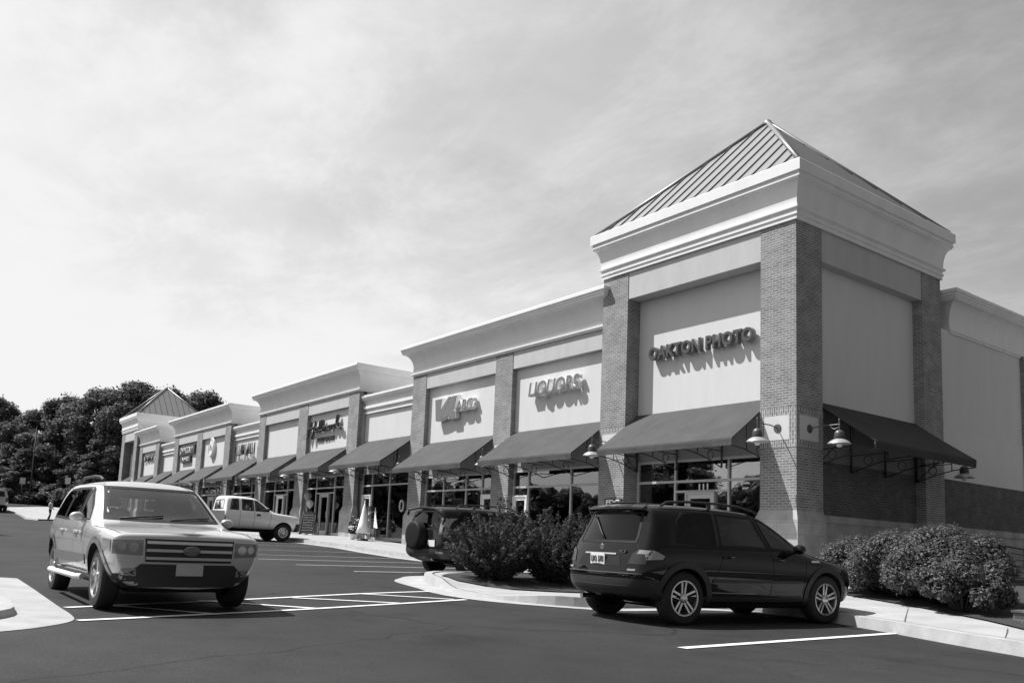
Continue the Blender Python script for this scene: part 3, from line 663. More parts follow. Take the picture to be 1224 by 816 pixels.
# VA ABC logo: a heavy V, a slanted A stroke and ABC, all with pale outlines
t = thing('logo_sign', 'grey outlined logo, two big slanted letters then three small capitals', 'sign', (-16.1, .7, 6.2))
def plate(bm, pts, y0, y1, mi=0):
    a = [bm.verts.new((x, y0, z)) for x, z in pts]; b = [bm.verts.new((x, y1, z)) for x, z in pts]
    bm.faces.new(a).material_index = mi; bm.faces.new(b[::-1]).material_index = mi
    for i in range(len(pts)): bm.faces.new((a[i], a[(i + 1) % len(pts)], b[(i + 1) % len(pts)], b[i])).material_index = mi
def grow(pts, d):
    n = len(pts); out = []; A = sum(pts[i][0] * pts[(i + 1) % n][1] - pts[(i + 1) % n][0] * pts[i][1] for i in range(n)); s = 1 if A > 0 else -1
    for i in range(n):
        p, q, r_ = Vector(pts[i - 1]), Vector(pts[i]), Vector(pts[(i + 1) % n]); a = (q - p).normalized(); b = (r_ - q).normalized()
        na = Vector((a.y, -a.x)) * s; nb = Vector((b.y, -b.x)) * s; m = (na + nb); k = d / max(.35, (m.length_squared / 2)) if m.length > 1e-6 else 0
        out.append(tuple(q + m * k * (1.0 if m.length_squared > .5 else .5)))
    return out
VPOLY = [(-17.52, 6.86), (-17.02, 6.86), (-17.12, 6.35), (-16.52, 6.88), (-16.30, 6.88), (-17.02, 5.97), (-17.42, 5.97)]
APOLY = [(-16.22, 6.88), (-15.92, 6.88), (-16.12, 6.25), (-15.98, 6.25), (-15.98, 5.98), (-16.42, 5.98), (-16.42, 6.10), (-16.82, 6.02), (-16.92, 5.98)]
b0 = BM(); f0 = BM()
for pl in (VPOLY, APOLY): plate(b0, grow(pl, .03), .20, .40); plate(f0, pl, .185, .22)
abc = fit(text_bm('ABC', 1.0, .06, .035, .12), -15.98, -14.72, 6.20, 6.70, 0)
for v in abc.verts: v.co.y = .20 if v.co.y < 0 else .40
merge(b0, abc); abc = fit(text_bm('ABC', 1.0, .06, .004, .12), -15.94, -14.76, 6.235, 6.665, 0)
for v in abc.verts: v.co.y = .185 if v.co.y < 0 else .22
merge(f0, abc); mk('letter_body', b0, M_WHITE, t, world=True); mk('letter_face', f0, M_LETM, t, world=True)
# script sign
t = thing('letter_sign', 'large dark handwritten script letters above a small capital line', 'sign', (-28.6, .7, 6.1))
SC = [  # strokes in a unit of one letter height, running left to right
    [(-.15, .42), (.05, .60), (.10, .98), (.02, .55), (-.08, .0), (-.16, -.34), (-.22, -.12)], [(-.22, .40), (.10, .42), (.50, .52)], [(.52, 1.0), (.46, .6), (.36, .05), (.26, -.45), (.22, -.2)],
    [(.46, .30), (.62, .44), (.72, .34), (.66, .08), (.56, .10), (.54, .30), (.66, .46), (.78, .40), (.76, .10), (.86, .12)],
    [(.86, .12), (1.04, .70), (1.00, .98), (.92, .70), (.92, .16), (1.02, .10)], [(1.02, .10), (1.24, .70), (1.20, 1.0), (1.12, .70), (1.12, .16), (1.22, .10)],
    [(1.22, .10), (1.32, .42), (1.36, .10), (1.44, .40), (1.50, .38), (1.50, .10), (1.60, .40), (1.66, .36), (1.66, .12), (1.74, .12)],
    [(2.0, .36), (1.86, .42), (1.78, .22), (1.86, .08), (1.98, .2), (2.02, .40), (2.02, .12), (2.10, .12)], [(2.10, .12), (2.16, .42), (2.22, .36), (2.32, .40), (2.30, .14), (2.38, .10)],
    [(2.38, .1), (2.54, .8), (2.60, 1.12), (2.50, .9), (2.46, .1)], [(2.48, .3), (2.70, .46), (2.64, .30), (2.54, .28), (2.70, .06), (2.86, .02), (2.92, .14)]]
bm = BM(); b2 = BM()
for st in SC:
    p = [(-30.35 + x * 1.30, z) for x, z in dense([(a * 1.0, b) for a, b in st], .06)]
    tube(bm, [(x, .25, 6.42 + z * .66) for x, z in p], .048, 6); tube(b2, [(x, .33, 6.42 + z * .66) for x, z in p], .056, 6)
mk('script', bm, M_LETD, t, world=True, smooth=True); mk('script_return', b2, M_GREY, t, world=True, smooth=True)
gc = fit(text_bm('GOLD CROWN', 1, .03, .012), -29.66, -27.63, 5.93, 6.16, .42); mk('small_line', gc, M_LETD, t, world=True)
# slim dark letters on the low wall, dark board, oval, small dark sign (too small in the photograph to read)
def glyphs(n, x0, x1, z0, z1, y, seed, r=.03):
    """letter-like strokes for signs whose words cannot be read in the photograph"""
    rn = random.Random(seed); bm = BM(); w = (x1 - x0) / n
    for i in range(n):
        a = x0 + w * (i + .12); b = x0 + w * (i + .80); m = (a + b) / 2; zm = (z0 + z1) / 2
        k = rn.choice('IOHALUS')
        S_ = {'I': [[(m, z0), (m, z1)]], 'O': [[(m + (b - a) / 2 * math.cos(q), zm + (z1 - z0) / 2 * math.sin(q)) for q in [j * math.pi / 8 for j in range(17)]]],
              'H': [[(a, z0), (a, z1)], [(b, z0), (b, z1)], [(a, zm), (b, zm)]], 'A': [[(a, z0), (m, z1), (b, z0)], [(a * .7 + b * .3, zm), (a * .3 + b * .7, zm)]],
              'L': [[(a, z1), (a, z0), (b, z0)]], 'U': [[(a, z1), (a, z0 + .1), (m, z0), (b, z0 + .1), (b, z1)]],
              'S': [[(b, z1), (a, z1 - .08), (a, zm + .02), (b, zm - .04), (b, z0 + .06), (a, z0)]]}[k]
        for st in S_: tube(bm, [(x, y, z) for x, z in st], r, 5)
    return bm
t = thing('letter_sign', 'slim tall dark letters on the low wall left of the script letters block', 'sign', (-40.9, .6, 5.9)); mk('letter_face', glyphs(10, -42.7, -39.0, 5.95, 6.62, .50, 3, .045), M_LETD, t, world=True)
t = thing('board_sign', 'two line dark board sign, upper line wider, above the eighth awning', 'sign', (-53.2, .7, 6.3))
bm = BM(); box(bm, -54.85, -51.1, .32, .455, 6.62, 7.28); box(bm, -54.2, -51.9, .30, .455, 6.02, 6.50); mk('board', bm, M_DGREY, t, world=True)
mk('lettering', glyphs(7, -54.6, -51.3, 6.74, 7.16, .315, 8, .035), M_LGREY, t, world=True); mk('small_lettering', glyphs(6, -53.9, -52.2, 6.14, 6.38, .295, 9, .03), M_LGREY, t, world=True)
t = thing('oval_sign', 'pale upright oval sign with ringed face on plaster', 'sign', (-47, .7, 6.1))
bm = BM(); lathe(bm, [(0, -.10), (.88, -.10), (.95, -.06), (.95, .10), (0, .10)], 40, axis='Y')
for v in bm.verts: v.co = Vector((v.co.x * .62 - 47.05, v.co.y + .36, v.co.z * .78 + 6.76))
mk('disc', bm, M_WHITE, t, world=True, smooth=35)
bm = BM(); tube(bm, [(-47.05 + .46 * math.cos(a), .255, 6.76 + .60 * math.sin(a)) for a in [k * math.pi / 16 for k in range(32)]], .025, 5, closed=True)
tube(bm, [(-47.25, .25, 6.55), (-47.05, .25, 7.05), (-46.85, .25, 6.55)], .03, 5); mk('emblem', bm, M_GREY, t, world=True)
t = thing('letter_sign', 'small dark two word sign beside the far tower', 'sign', (-63.9, .7, 6.5)); mk('letter_face', glyphs(6, -65.4, -62.5, 6.7, 7.15, .36, 5, .06), M_LETD, t, world=True)
# ------------------------------------------------------------------ vehicles
M_TYRE = mat('tyre_rubber', 0.018, 0.85); M_RIM = mat('alloy_rim', 0.55, 0.28, 0.9); M_RIMD = mat('wheel_dark_part', 0.02, 0.7)  # rims: dark backing disc, nuts and hole inserts
M_CGLASS = glass_mat('car_glass', .72, .03); M_CGLASSD = glass_mat('tinted_car_glass', .25, -.02); M_FARGLASS = mat('far_car_glass', .01, .03); M_CABIN = mat('cabin_trim', .035, .8); M_SEAT = mat('seat_cloth', .05, .9); M_SEAL = mat('window_rubber', 0.010, 0.7, spec=.25); M_PLAST = mat('black_plastic', 0.022, 0.55)
M_CHROME = mat('chrome', 0.75, 0.12, 1.0); M_PLATE = mat('licence_plate', 0.72, 0.4); M_LENS = mat('lamp_lens_pale', 0.26, 0.12, coat=1.0); M_LENSD = mat('lamp_lens_dark', 0.035, 0.2, spec=.4)
M_UNDER = mat('underbody', 0.008, 0.9); M_SEAMC = mat('panel_gap', 0.004, 0.8)
def paint(name, v, metal=0.0, rough=.28): return mat(name, v, rough, metal, coat=.85 if v < .05 else 1.0, spec=0.0 if v < .05 else .5)

def cage_mesh(stations, front, rear, level=2, sq=(.86, .86)):
    """stations: list of 9-point half sections from rear to front; closed by shrinking copies of the end faces"""
    def closing(sec, dx, shr): return [(p[0] + dx, p[1] * shr, p[2]) for p in sec]
    rows = []
    for shr, dx in ((0.0, rear[2]), (.5, rear[1]), (sq[0], rear[0])): rows.append(closing(stations[0], -dx, shr))
    rows += stations
    for shr, dx in ((sq[1], front[0]), (.5, front[1]), (0.0, front[2])): rows.append(closing(stations[-1], dx, shr))
    bm = BM(); V = []
    for s in rows:
        ring = [bm.verts.new(p) for p in s] + [bm.verts.new((p[0], -p[1], p[2])) for p in s[-2:0:-1]]
        V.append(ring)
    for A, B in zip(V, V[1:]):
        n = len(A)
        for k in range(n): bm.faces.new((A[k], A[(k + 1) % n], B[(k + 1) % n], B[k]))
    bmesh.ops.remove_doubles(bm, verts=bm.verts, dist=1e-5)
    bmesh.ops.dissolve_degenerate(bm, edges=bm.edges, dist=1e-6)
    bmesh.ops.recalc_face_normals(bm, faces=bm.faces)
    me = bpy.data.meshes.new('cage'); bm.to_mesh(me); bm.free()
    o = bpy.data.objects.new('cage', me); COL.objects.link(o); md = o.modifiers.new('s', 'SUBSURF'); md.levels = level; md.render_levels = level
    return o
def evaluated(o):
    dg = bpy.context.evaluated_depsgraph_get(); dg.update(); return bpy.data.meshes.new_from_object(o.evaluated_get(dg))
class Car:
    def __init__(s, name, label, L, stations, front, rear, paint_mat, axles, rw, track, loc, rz, arch=.055, group=None, cat='car', depth=.32, body_name='body', cabin=None, sq=(.86, .86)):
        s.L = L; s.t = thing(name, label, cat, loc, rz, group); s.axles = axles; s.rw = rw; s.track = track
        o = cage_mesh(stations, front, rear, 2, sq); me = evaluated(o); bpy.data.objects.remove(o)
        b = BM(); b.from_mesh(me); s.bvh = BVHTree.FromBMesh(b); b.free()
        base = bpy.data.objects.new('b', me); COL.objects.link(base); me.materials.append(paint_mat); me.materials.append(M_UNDER)
        me.polygons.foreach_set('use_smooth', [True] * len(me.polygons))
        cb = BM()
        for x, r in zip(axles, rw):
            for sg in (1, -1):
                y0, y1 = (track - depth, 1.4) if sg > 0 else (-1.4, -(track - depth))
                lathe(cb, [(0, y0), (r + arch, y0), (r + arch, y1), (0, y1)], 40, (x, 0, r + .005), 'Y', mi=1)
        bmesh.ops.recalc_face_normals(cb, faces=cb.faces)
        cm = bpy.data.meshes.new('c'); cb.to_mesh(cm); cb.free(); cm.materials.append(M_UNDER); cm.materials.append(M_UNDER); cut = bpy.data.objects.new('c', cm); COL.objects.link(cut)
        md = base.modifiers.new('b', 'BOOLEAN'); md.object = cut; md.operation = 'DIFFERENCE'; md.solver = 'EXACT'
        cuts = [cut]
        if cabin:
            me.materials.append(M_CABIN)
            def prism(pts, view, a, b):
                q = BM(); P = (lambda u, w, d: (u, d, w)) if view == 'S' else (lambda u, w, d: (d, u, w))
                A = [q.verts.new(P(u, w, a)) for u, w in pts]; B_ = [q.verts.new(P(u, w, b)) for u, w in pts]; n = len(pts)
                q.faces.new(A); q.faces.new(B_[::-1])
                for i in range(n): q.faces.new((A[i], A[(i + 1) % n], B_[(i + 1) % n], B_[i]))
                bmesh.ops.recalc_face_normals(q, faces=q.faces); m_ = bpy.data.meshes.new('c'); q.to_mesh(m_); q.free(); m_.materials.append(M_CABIN)
                o_ = bpy.data.objects.new('c', m_); COL.objects.link(o_); d_ = base.modifiers.new('b', 'BOOLEAN'); d_.object = o_; d_.operation = 'DIFFERENCE'; d_.solver = 'EXACT'; cuts.append(o_)
            prism(cabin['side'], 'S', -1.6, 1.6); prism(cabin['front'], 'F', cabin['fx'], 9); prism(cabin['back'], 'F', -3, cabin['bx'])
        fin = evaluated(base)
        bpy.data.objects.remove(base)
        for o_ in cuts: bpy.data.objects.remove(o_)
        fin.name = body_name; fin.set_sharp_from_angle(angle=R(50))
        ob = bpy.data.objects.new(body_name, fin); COL.objects.link(ob); s.body = s.add(ob)
    def add(s, o, parent=None):
        o.parent = parent or s.t
        if not parent: o.location = (-s.L / 2, 0, 0)
        return o
    def mk(s, name, bm, m, parent=None, smooth=False): return s.add(mk(name, bm, m, None, smooth=smooth), parent)
    def cast(s, view, a, b):
        o, d = {'L': ((a, 4, b), (0, -1, 0)), 'R': ((a, -4, b), (0, 1, 0)), 'B': ((-4, a, b), (1, 0, 0)), 'F': ((12, a, b), (-1, 0, 0)), 'T': ((a, b, 6), (0, 0, -1))}[view]
        h = s.bvh.ray_cast(Vector(o), Vector(d)); return h
    def panel(s, polys, view, off, name=None, m=None, parent=None, step=.06, thick=0.0):
        """patches that follow the body: 2D outlines cast on to it along one axis"""
        if polys and not isinstance(polys[0][0], (tuple, list)): polys = [polys]
        bm = BM()
        for poly in polys:
            bm.faces.new([bm.verts.new((x, y, 0)) for x, y in poly])
        xs = [v.co.x for v in bm.verts]; ys = [v.co.y for v in bm.verts]
        for vals, nrm in ((np.arange(min(xs) + step * .5, max(xs), step), (1, 0, 0)), (np.arange(min(ys) + step * .5, max(ys), step), (0, 1, 0))):
            for v in vals: bmesh.ops.bisect_plane(bm, geom=bm.verts[:] + bm.edges[:] + bm.faces[:], plane_co=(v * nrm[0], v * nrm[1], 0), plane_no=nrm, dist=1e-5)
        bmesh.ops.triangulate(bm, faces=[f for f in bm.faces if len(f.verts) > 4])
        dead = []; vn = {'L': Vector((0, 1, 0)), 'R': Vector((0, -1, 0)), 'B': Vector((-1, 0, 0)), 'F': Vector((1, 0, 0)), 'T': Vector((0, 0, 1))}[view]
        for v in bm.verts:
            h = s.cast(view, v.co.x, v.co.y)
            if h[0] is None: dead.append(v)
            else:
                n = h[1]
                if n.dot(vn) < 0: n = -n
                v.co = h[0] + n * off
        bmesh.ops.delete(bm, geom=dead, context='VERTS')
        bmesh.ops.recalc_face_normals(bm, faces=bm.faces)
        if bm.faces and sum(f.normal.dot(vn) for f in bm.faces) < 0: bmesh.ops.reverse_faces(bm, faces=bm.faces)
        if thick:
            ge = bmesh.ops.extrude_face_region(bm, geom=bm.faces[:]); 
            for v in [e for e in ge['geom'] if isinstance(e, bmesh.types.BMVert)]: v.co -= vn * thick
            bmesh.ops.recalc_face_normals(bm, faces=bm.faces)
        if name is None: return bm
        return s.mk(name, bm, m, parent, smooth=35)
    def both(s, polys, off, name, m, parents=(None, None), **k):
        return [s.panel(polys, v, off, name, m, p, **k) for v, p in zip('LR', parents)]
    def win(s, poly, view, name='window', frame=.022, m=None):
        """rubber surround with the pane a little proud inside it"""
        G = grow(poly, frame); P = grow(poly, -.012); n = len(poly)
        fr = s.panel([[G[i], G[(i + 1) % n], P[(i + 1) % n], P[i]] for i in range(n)], view, .005, name, M_SEAL, thick=.012)
        s.panel(grow(poly, .004), view, .001, 'glass', m or M_CGLASS, fr); return fr
    def seats(s, rows, z, half=.38, wheel=None):
        for x in rows:
            for y in (-half, half):
                bm = BM(); hexa(bm, [(x - .02, y - .25, z - .1), (x + .13, y - .25, z - .1), (x + .13, y + .25, z - .1), (x - .02, y + .25, z - .1), (x - .14, y - .21, z + .16), (x - .03, y - .21, z + .16), (x - .03, y + .21, z + .16), (x - .14, y + .21, z + .16)])
                hexa(bm, [(x - .15, y - .12, z + .18), (x - .06, y - .12, z + .18), (x - .06, y + .12, z + .18), (x - .15, y + .12, z + .18), (x - .17, y - .10, z + .32), (x - .09, y - .10, z + .32), (x - .09, y + .10, z + .32), (x - .17, y + .10, z + .32)])
                bmesh.ops.bevel(bm, geom=bm.edges[:], offset=.025, segments=2, affect='EDGES'); s.mk('seat', bm, M_SEAT, smooth=True)
        if wheel:
            bm = BM(); x, y = wheel; tube(bm, [(x + .07 * math.sin(a), y + .19 * math.cos(a), z + .02 + .17 * math.sin(a)) for a in [k * math.pi / 10 for k in range(20)]], .016, 6, closed=True); s.mk('steering_wheel', bm, M_PLAST, smooth=True)
    def wheels(s, rim_kind, rim_r, width=.225):
        pro = None
        for x, r in zip(s.axles, s.rw):
            for sg in (1, -1):
                w = bpy.data.objects.new('wheel', None); COL.objects.link(w); w.empty_display_size = .2
                s.add(w); w.location = (x - s.L / 2, sg * (s.track - width / 2), r); w.rotation_euler = (0, 0, 0 if sg > 0 else math.pi)
                if pro is None or pro[2] != r:
                    ty, ri = wheel_meshes(r, rim_r, width, rim_kind); pro = (ty, ri, r)
                    a, b = ty, ri
                else: a, b = pro[0].copy(), pro[1].copy(); COL.objects.link(a); COL.objects.link(b)
                a.parent = w; b.parent = w
def wheel_meshes(r, rr, w, kind):
    bm = BM(); h = w / 2
    lathe(bm, [(rr - .02, -h + .02), (rr, -h + .004), (rr + .03, -h), (r - .03, -h + .008), (r - .006, -h + .03), (r, -h + .05), (r, h - .05), (r - .006, h - .03), (r - .03, h - .008), (rr + .03, h), (rr, h - .004), (rr - .02, h - .02)], 48, axis='Y', cap=False)
    tyre = mk('tyre', bm, M_TYRE, smooth=35)
    bm = BM()
    lathe(bm, [(rr + .004, h - .008), (rr + .004, h - .002), (rr - .014, h - .002), (rr - .02, h - .02), (rr - .03, -h + .03)], 48, axis='Y', mi=0, cap=False)
    lathe(bm, [(0, h - .105), (rr - .02, h - .105), (rr - .02, h - .12), (0, h - .12)], 32, axis='Y', mi=1)
    def spoke(a0, wd, r0, r1, off0=0, off1=0, d0=.0, d1=.0):
        e = Vector((math.cos(a0), 0, math.sin(a0))); n = Vector((-e.z, 0, e.x)); Y = Vector((0, 1, 0)); P = []
        for yy in (h - .05, h - .018):
            P.append([(e * r0 + n * (off0 - wd / 2 * 1.1)) + Y * (yy + d0), (e * r0 + n * (off0 + wd / 2 * 1.1)) + Y * (yy + d0), (e * r1 + n * (off1 + wd / 2)) + Y * (yy + d1), (e * r1 + n * (off1 - wd / 2)) + Y * (yy + d1)])
        hexa(bm, P[0] + P[1])
    if kind == 'twin5':
        for k in range(5):
            a = math.pi / 2 + k * 2 * math.pi / 5
            for q in (-1, 1): spoke(a, .028, .05, rr - .014, q * .022, q * .036, -.012, .006)
    elif kind == 'five':
        for k in range(5): spoke(math.pi / 2 + k * 2 * math.pi / 5, .075, .04, rr - .014, 0, 0, -.01, .005)
    elif kind == 'six':
        for k in range(6): spoke(math.pi / 2 + k * math.pi / 3, .05, .04, rr - .014, 0, 0, -.01, .005)
    else:
        lathe(bm, [(.0, h - .03), (.08, h - .03), (.10, h - .055), (rr - .05, h - .045), (rr - .02, h - .03)], 32, axis='Y', cap=False)
        for k in range(8):
            a = k * math.pi / 4; lathe(bm, [(.03, h - .046), (.03, h - .028), (0, h - .028)], 10, (math.cos(a) * rr * .66, 0, math.sin(a) * rr * .66), 'Y', mi=1)
    lathe(bm, [(.055, h - .06), (.062, h - .059), (.062, h - .016), (.045, h - .008), (0, h - .006)], 20, axis='Y')
    for k in range(5):
        a = k * 2 * math.pi / 5; lathe(bm, [(.009, h - .02), (.009, h - .012), (0, h - .012)], 8, (math.cos(a) * .04, 0, math.sin(a) * .04), 'Y', mi=1)
    rim = mk('rim', bm, [M_RIM, M_RIMD], smooth=35)
    return tyre, rim
def arch_ring(c, x, r, w, a0=-12, a1=192, n=22):
    out = [(x + (r + w) * math.cos(R(a0 + (a1 - a0) * i / n)), .0 + c + (r + w) * math.sin(R(a0 + (a1 - a0) * i / n))) for i in range(n + 1)]
    inn = [(x + (r - .012) * math.cos(R(a0 + (a1 - a0) * i / n)), c + (r - .012) * math.sin(R(a0 + (a1 - a0) * i / n))) for i in range(n + 1)]
    return [[out[i], out[i + 1], inn[i + 1], inn[i]] for i in range(n)]
def seam(pts, w=.007):
    out = []
    for a, b in zip(pts, pts[1:]):
        a, b = Vector(a), Vector(b); n = (b - a).normalized(); n = Vector((-n.y, n.x)) * w / 2
        out.append([tuple(a - n), tuple(b - n), tuple(b + n), tuple(a + n)])
    return out
def sec(x, pts, dx=None): return [(x + (dx[i] if dx else 0), p[0], p[1]) for i, p in enumerate(pts)]
def mirror_part(c, x, y, z, m, s=1.0):
    for sg in (1, -1):
        bm = BM(); bmesh.ops.create_uvsphere(bm, u_segments=16, v_segments=10, radius=1)
        for v in bm.verts:
            v.co = Vector((x + v.co.x * .06 * s + (.02 if v.co.x > 0 else -.0), sg * (y + .10 + v.co.y * .10 * s), z + v.co.z * .07 * s))
        tube(bm, [(x, sg * (y - .06), z - .07), (x, sg * (y + .06), z - .03)], .028, 8)
        o = c.mk('side_mirror', bm, m, smooth=True)

# --- the parked black SUV in front
BX = [
    sec(.20, [(0, .36), (.60, .36), (.73, .44), (0.753, 0.570), (.80, .66), (.80, .94), (.77, 1.03), (.65, 1.47), (.55, 1.56), (0, 1.60)], [.16, .14, .06, 0.055, .05, .13, .16, .36, .33, .30]),
    sec(.54, [(0, .26), (.72, .26), (.88, .36), (0.889, 0.540), (.922, .68), (.905, .98), (.87, 1.055), (.715, 1.505), (.59, 1.60), (0, 1.64)], [0, 0, -.10, -0.120, -.14, -.08, -.06, .06, .05, 0]),
    sec(.95, [(0, .22), (.74, .22), (.885, .31), (0.893, 0.515), (.926, .68), (.908, .985), (.872, 1.055), (.715, 1.53), (.59, 1.625), (0, 1.665)]),
    sec(1.7, [(0, .22), (.74, .22), (.88, .30), (0.890, 0.510), (.924, .68), (.905, .965), (.87, 1.035), (.715, 1.54), (.59, 1.635), (0, 1.672)]),
    sec(2.35, [(0, .22), (.74, .22), (.88, .30), (0.890, 0.510), (.924, .68), (.902, .95), (.868, 1.02), (.705, 1.52), (.58, 1.61), (0, 1.65)]),
    sec(2.62, [(0, .22), (.74, .22), (.88, .30), (0.890, 0.510), (.924, .68), (.90, .945), (.866, 1.015), (.695, 1.475), (.57, 1.555), (0, 1.60)], [0] * 7 + [0, .03, .06]),
    sec(3.05, [(0, .22), (.74, .22), (.88, .30), (0.890, 0.510), (.924, .68), (.897, .94), (.86, 1.005), (.755, 1.22), (.62, 1.27), (0, 1.33)], [0] * 7 + [.0, .10, .17]),
    sec(3.38, [(0, .22), (.74, .22), (.88, .30), (0.891, 0.510), (.925, .68), (.893, .93), (.85, .985), (.80, 1.025), (.62, 1.055), (0, 1.085)], [0] * 7 + [.02, .12, .20]),
    sec(3.72, [(0, .22), (.72, .22), (.87, .32), (0.885, 0.520), (.925, .68), (.888, .90), (.84, .95), (.74, .985), (.52, 1.01), (0, 1.04)], [0] * 7 + [0, .05, .08]),
    sec(4.12, [(0, .24), (.70, .24), (.85, .34), (0.868, 0.510), (.91, .64), (.87, .84), (.81, .895), (.68, .93), (.46, .95), (0, .98)]),
    sec(4.36, [(0, .26), (.64, .26), (.79, .36), (0.805, 0.510), (.845, .62), (.80, .78), (.74, .83), (.60, .86), (.40, .88), (0, .905)], [0, 0, 0, 0.015, .03, .02, 0, 0, .01, .03])]
M_BLK = paint('black_car_paint', 0.006, 0.0, .22)
c = Car('parked_car', 'black SUV parked close by with roof rails and alloy wheels, seen from its rear corner', 4.565, BX, (.07, .15, .19), (.05, .10, .13), M_BLK, [.94, 3.735], [.36, .36], .895, (4.47, -8.66, g(4.4) - .005), R(85), arch=.05,
        cabin=dict(side=[(.89, 1.128), (1.5, 1.095), (3.12, 1.078), (2.90, 1.265), (2.54, 1.465), (2.44, 1.49), (1.66, 1.512), (1.08, 1.50), (.96, 1.40)], front=[(-.62, 1.12), (.62, 1.12), (.52, 1.53), (-.52, 1.53)], fx=2.1, back=[(-.585, 1.105), (.585, 1.105), (.515, 1.465), (-.515, 1.465)], bx=1.1))
c.t.scale = (1, .95, .96)
c.wheels('twin5', .235)
c.seats((2.2, 1.3), 1.09, .37, (2.72, .37))
def black_suv(c):
    c.both(arch_ring(.365, .94, .41, .075) + [], .012, 'wheel_arch_trim', M_PLAST); c.both(arch_ring(.365, 3.735, .41, .075), .012, 'wheel_arch_trim', M_PLAST)
    W1 = [(2.62, 1.075), (3.20, 1.065), (2.93, 1.27), (2.56, 1.475), (2.46, 1.50), (2.52, 1.30)]
    W2 = [(1.62, 1.085), (2.54, 1.077), (2.43, 1.30), (2.37, 1.505), (1.66, 1.522)]
    W3 = [(.84, 1.125), (1.52, 1.09), (1.56, 1.522), (1.06, 1.51), (.92, 1.40)]
    for w, gm in ((W1, M_CGLASS), (W2, M_CGLASS), (W3, M_CGLASSD)):
        for v in 'LR': c.win(w, v, 'side_window', m=gm)
    c.both([[(2.525, 1.07), (2.63, 1.07), (2.53, 1.30), (2.465, 1.505), (2.36, 1.51), (2.42, 1.30)]], .0, 'pillar_trim', M_PLAST, thick=.06); c.both([[(1.50, 1.085), (1.64, 1.08), (1.675, 1.525), (1.54, 1.525)]], .0, 'pillar_trim', M_PLAST, thick=.06)
    c.win([(-.60, 1.09), (.60, 1.09), (.60, 1.16), (.53, 1.48), (-.53, 1.48), (-.60, 1.16)], 'B', 'rear_window', m=M_CGLASSD)
    c.win([(-.66, 1.11), (.66, 1.11), (.56, 1.545), (-.56, 1.545)], 'F', 'windscreen')
    gaps = seam([(2.585, 1.05), (2.60, .80), (2.56, .42), (2.45, .38)]) + seam([(1.58, 1.07), (1.60, .86), (1.45, .62), (1.38, .45)]) + seam([(3.32, 1.0), (3.28, .75), (3.22, .42)]) + seam([(1.4, .40), (3.2, .40)], .009)
    c.both(gaps, .0022, 'door_gap', M_SEAMC)
    c.both([[(1.42, .58), (3.20, .585), (3.20, .625), (1.42, .62)]], .012, 'side_moulding', M_PLAST, thick=.01)
    c.both([[(.5, .24), (4.0, .24), (4.0, .385), (.5, .385)]], .006, 'sill_cladding', M_PLAST)
    for sg, v in ((1, 'L'), (-1, 'R')):
        for x, z in ((1.72, .93), (2.72, .915)):
            h = c.cast(v, x, z)[0]; bm = BM(); tube(bm, [h + Vector((-.10, sg * .0, 0)), h + Vector((-.07, sg * .03, .008)), h + Vector((.07, sg * .03, .008)), h + Vector((.10, 0, 0))], .016, 8); c.mk('door_handle', bm, M_BLK, smooth=True)
        bm = BM(); pts = [(.75, .60, 1.60), (.85, .60, 1.655), (1.2, .605, 1.682), (1.75, .605, 1.69), (2.2, .60, 1.672), (2.5, .585, 1.62), (2.6, .58, 1.59)]
        tube(bm, [(x, sg * y, z) for x, y, z in pts], .019, 8)
        for x in (1.62,): tube(bm, [(x, sg * .605, 1.60), (x, sg * .605, 1.69)], .03, 8)
        c.mk('roof_rail', bm, M_PLAST, smooth=True)
    mirror_part(c, 3.02, .90, 1.09, M_BLK)
    # rear: bumper plastic, lamps, plate recess, spoiler, wiper, badge
    c.panel([[(-.86, .36), (.86, .36), (.88, .60), (-.88, .60)]], 'B', .010, 'rear_bumper_cover', mat('bumper_plastic', .03, .42)); c.both([[(.34, .37), (.54, .37), (.50, .50), (.45, .58), (.34, .60)]], .010, 'bumper_side', MATS['bumper_plastic'])
    c.panel(seam([(-.80, .665), (.80, .665)], .012) + seam([(-.62, .50), (.62, .50)], .008), 'B', .012, 'bumper_highlight', mat('highlight_grey', .09, .4))  # paler lines paint the bumper's edge highlights into the colour
    c.panel([[(-.47, .755), (.47, .755), (.40, .90), (-.40, .90)]], 'B', .004, 'plate_recess', M_SEAL)
    for sg, v in ((1, 'L'), (-1, 'R')):
        lamp_ = c.panel([[(sg * .585, .79), (sg * .82, .79), (sg * .84, .98), (sg * .70, .985), (sg * .62, .93)]], 'B', .008, 'tail_light', M_LENSD)
        c.panel([[(.335, .85), (.54, .865), (.58, .91), (.44, .98), (.335, .975)]], v, .008, 'lens', M_LENS, lamp_)
        c.panel([[(sg * .69, .925), (sg * .82, .925), (sg * .835, .975), (sg * .71, .98)]], 'B', .011, 'lens', M_LENS, lamp_)
        c.panel([[(sg * .60, .70), (sg * .72, .70), (sg * .72, .725), (sg * .60, .725)]], 'B', .014, 'reflector', M_LENS)
    bm = BM(); h = c.cast('B', 0, .845)[0]; box(bm, h.x - .022, h.x - .008, -.155, .155, .765, .92); pl = c.mk('licence_plate', bm, M_PLATE)
    tb = fit(text_bm('LRO 3XU', 1, .01, .0, spacing=1.15), -.13, .13, .80, .885, h.x - .0225, '-X'); c.mk('plate_lettering', tb, mat('plate_ink', .12, .5), pl).location = (0, 0, 0)
    bm = BM(); h = c.cast('B', 0, 1.01)[0]; lathe(bm, [(0, -.012), (.035, -.012), (.042, -.004), (.042, .01), (0, .012)], 20, h, 'X'); c.mk('badge', bm, M_CHROME, smooth=True)
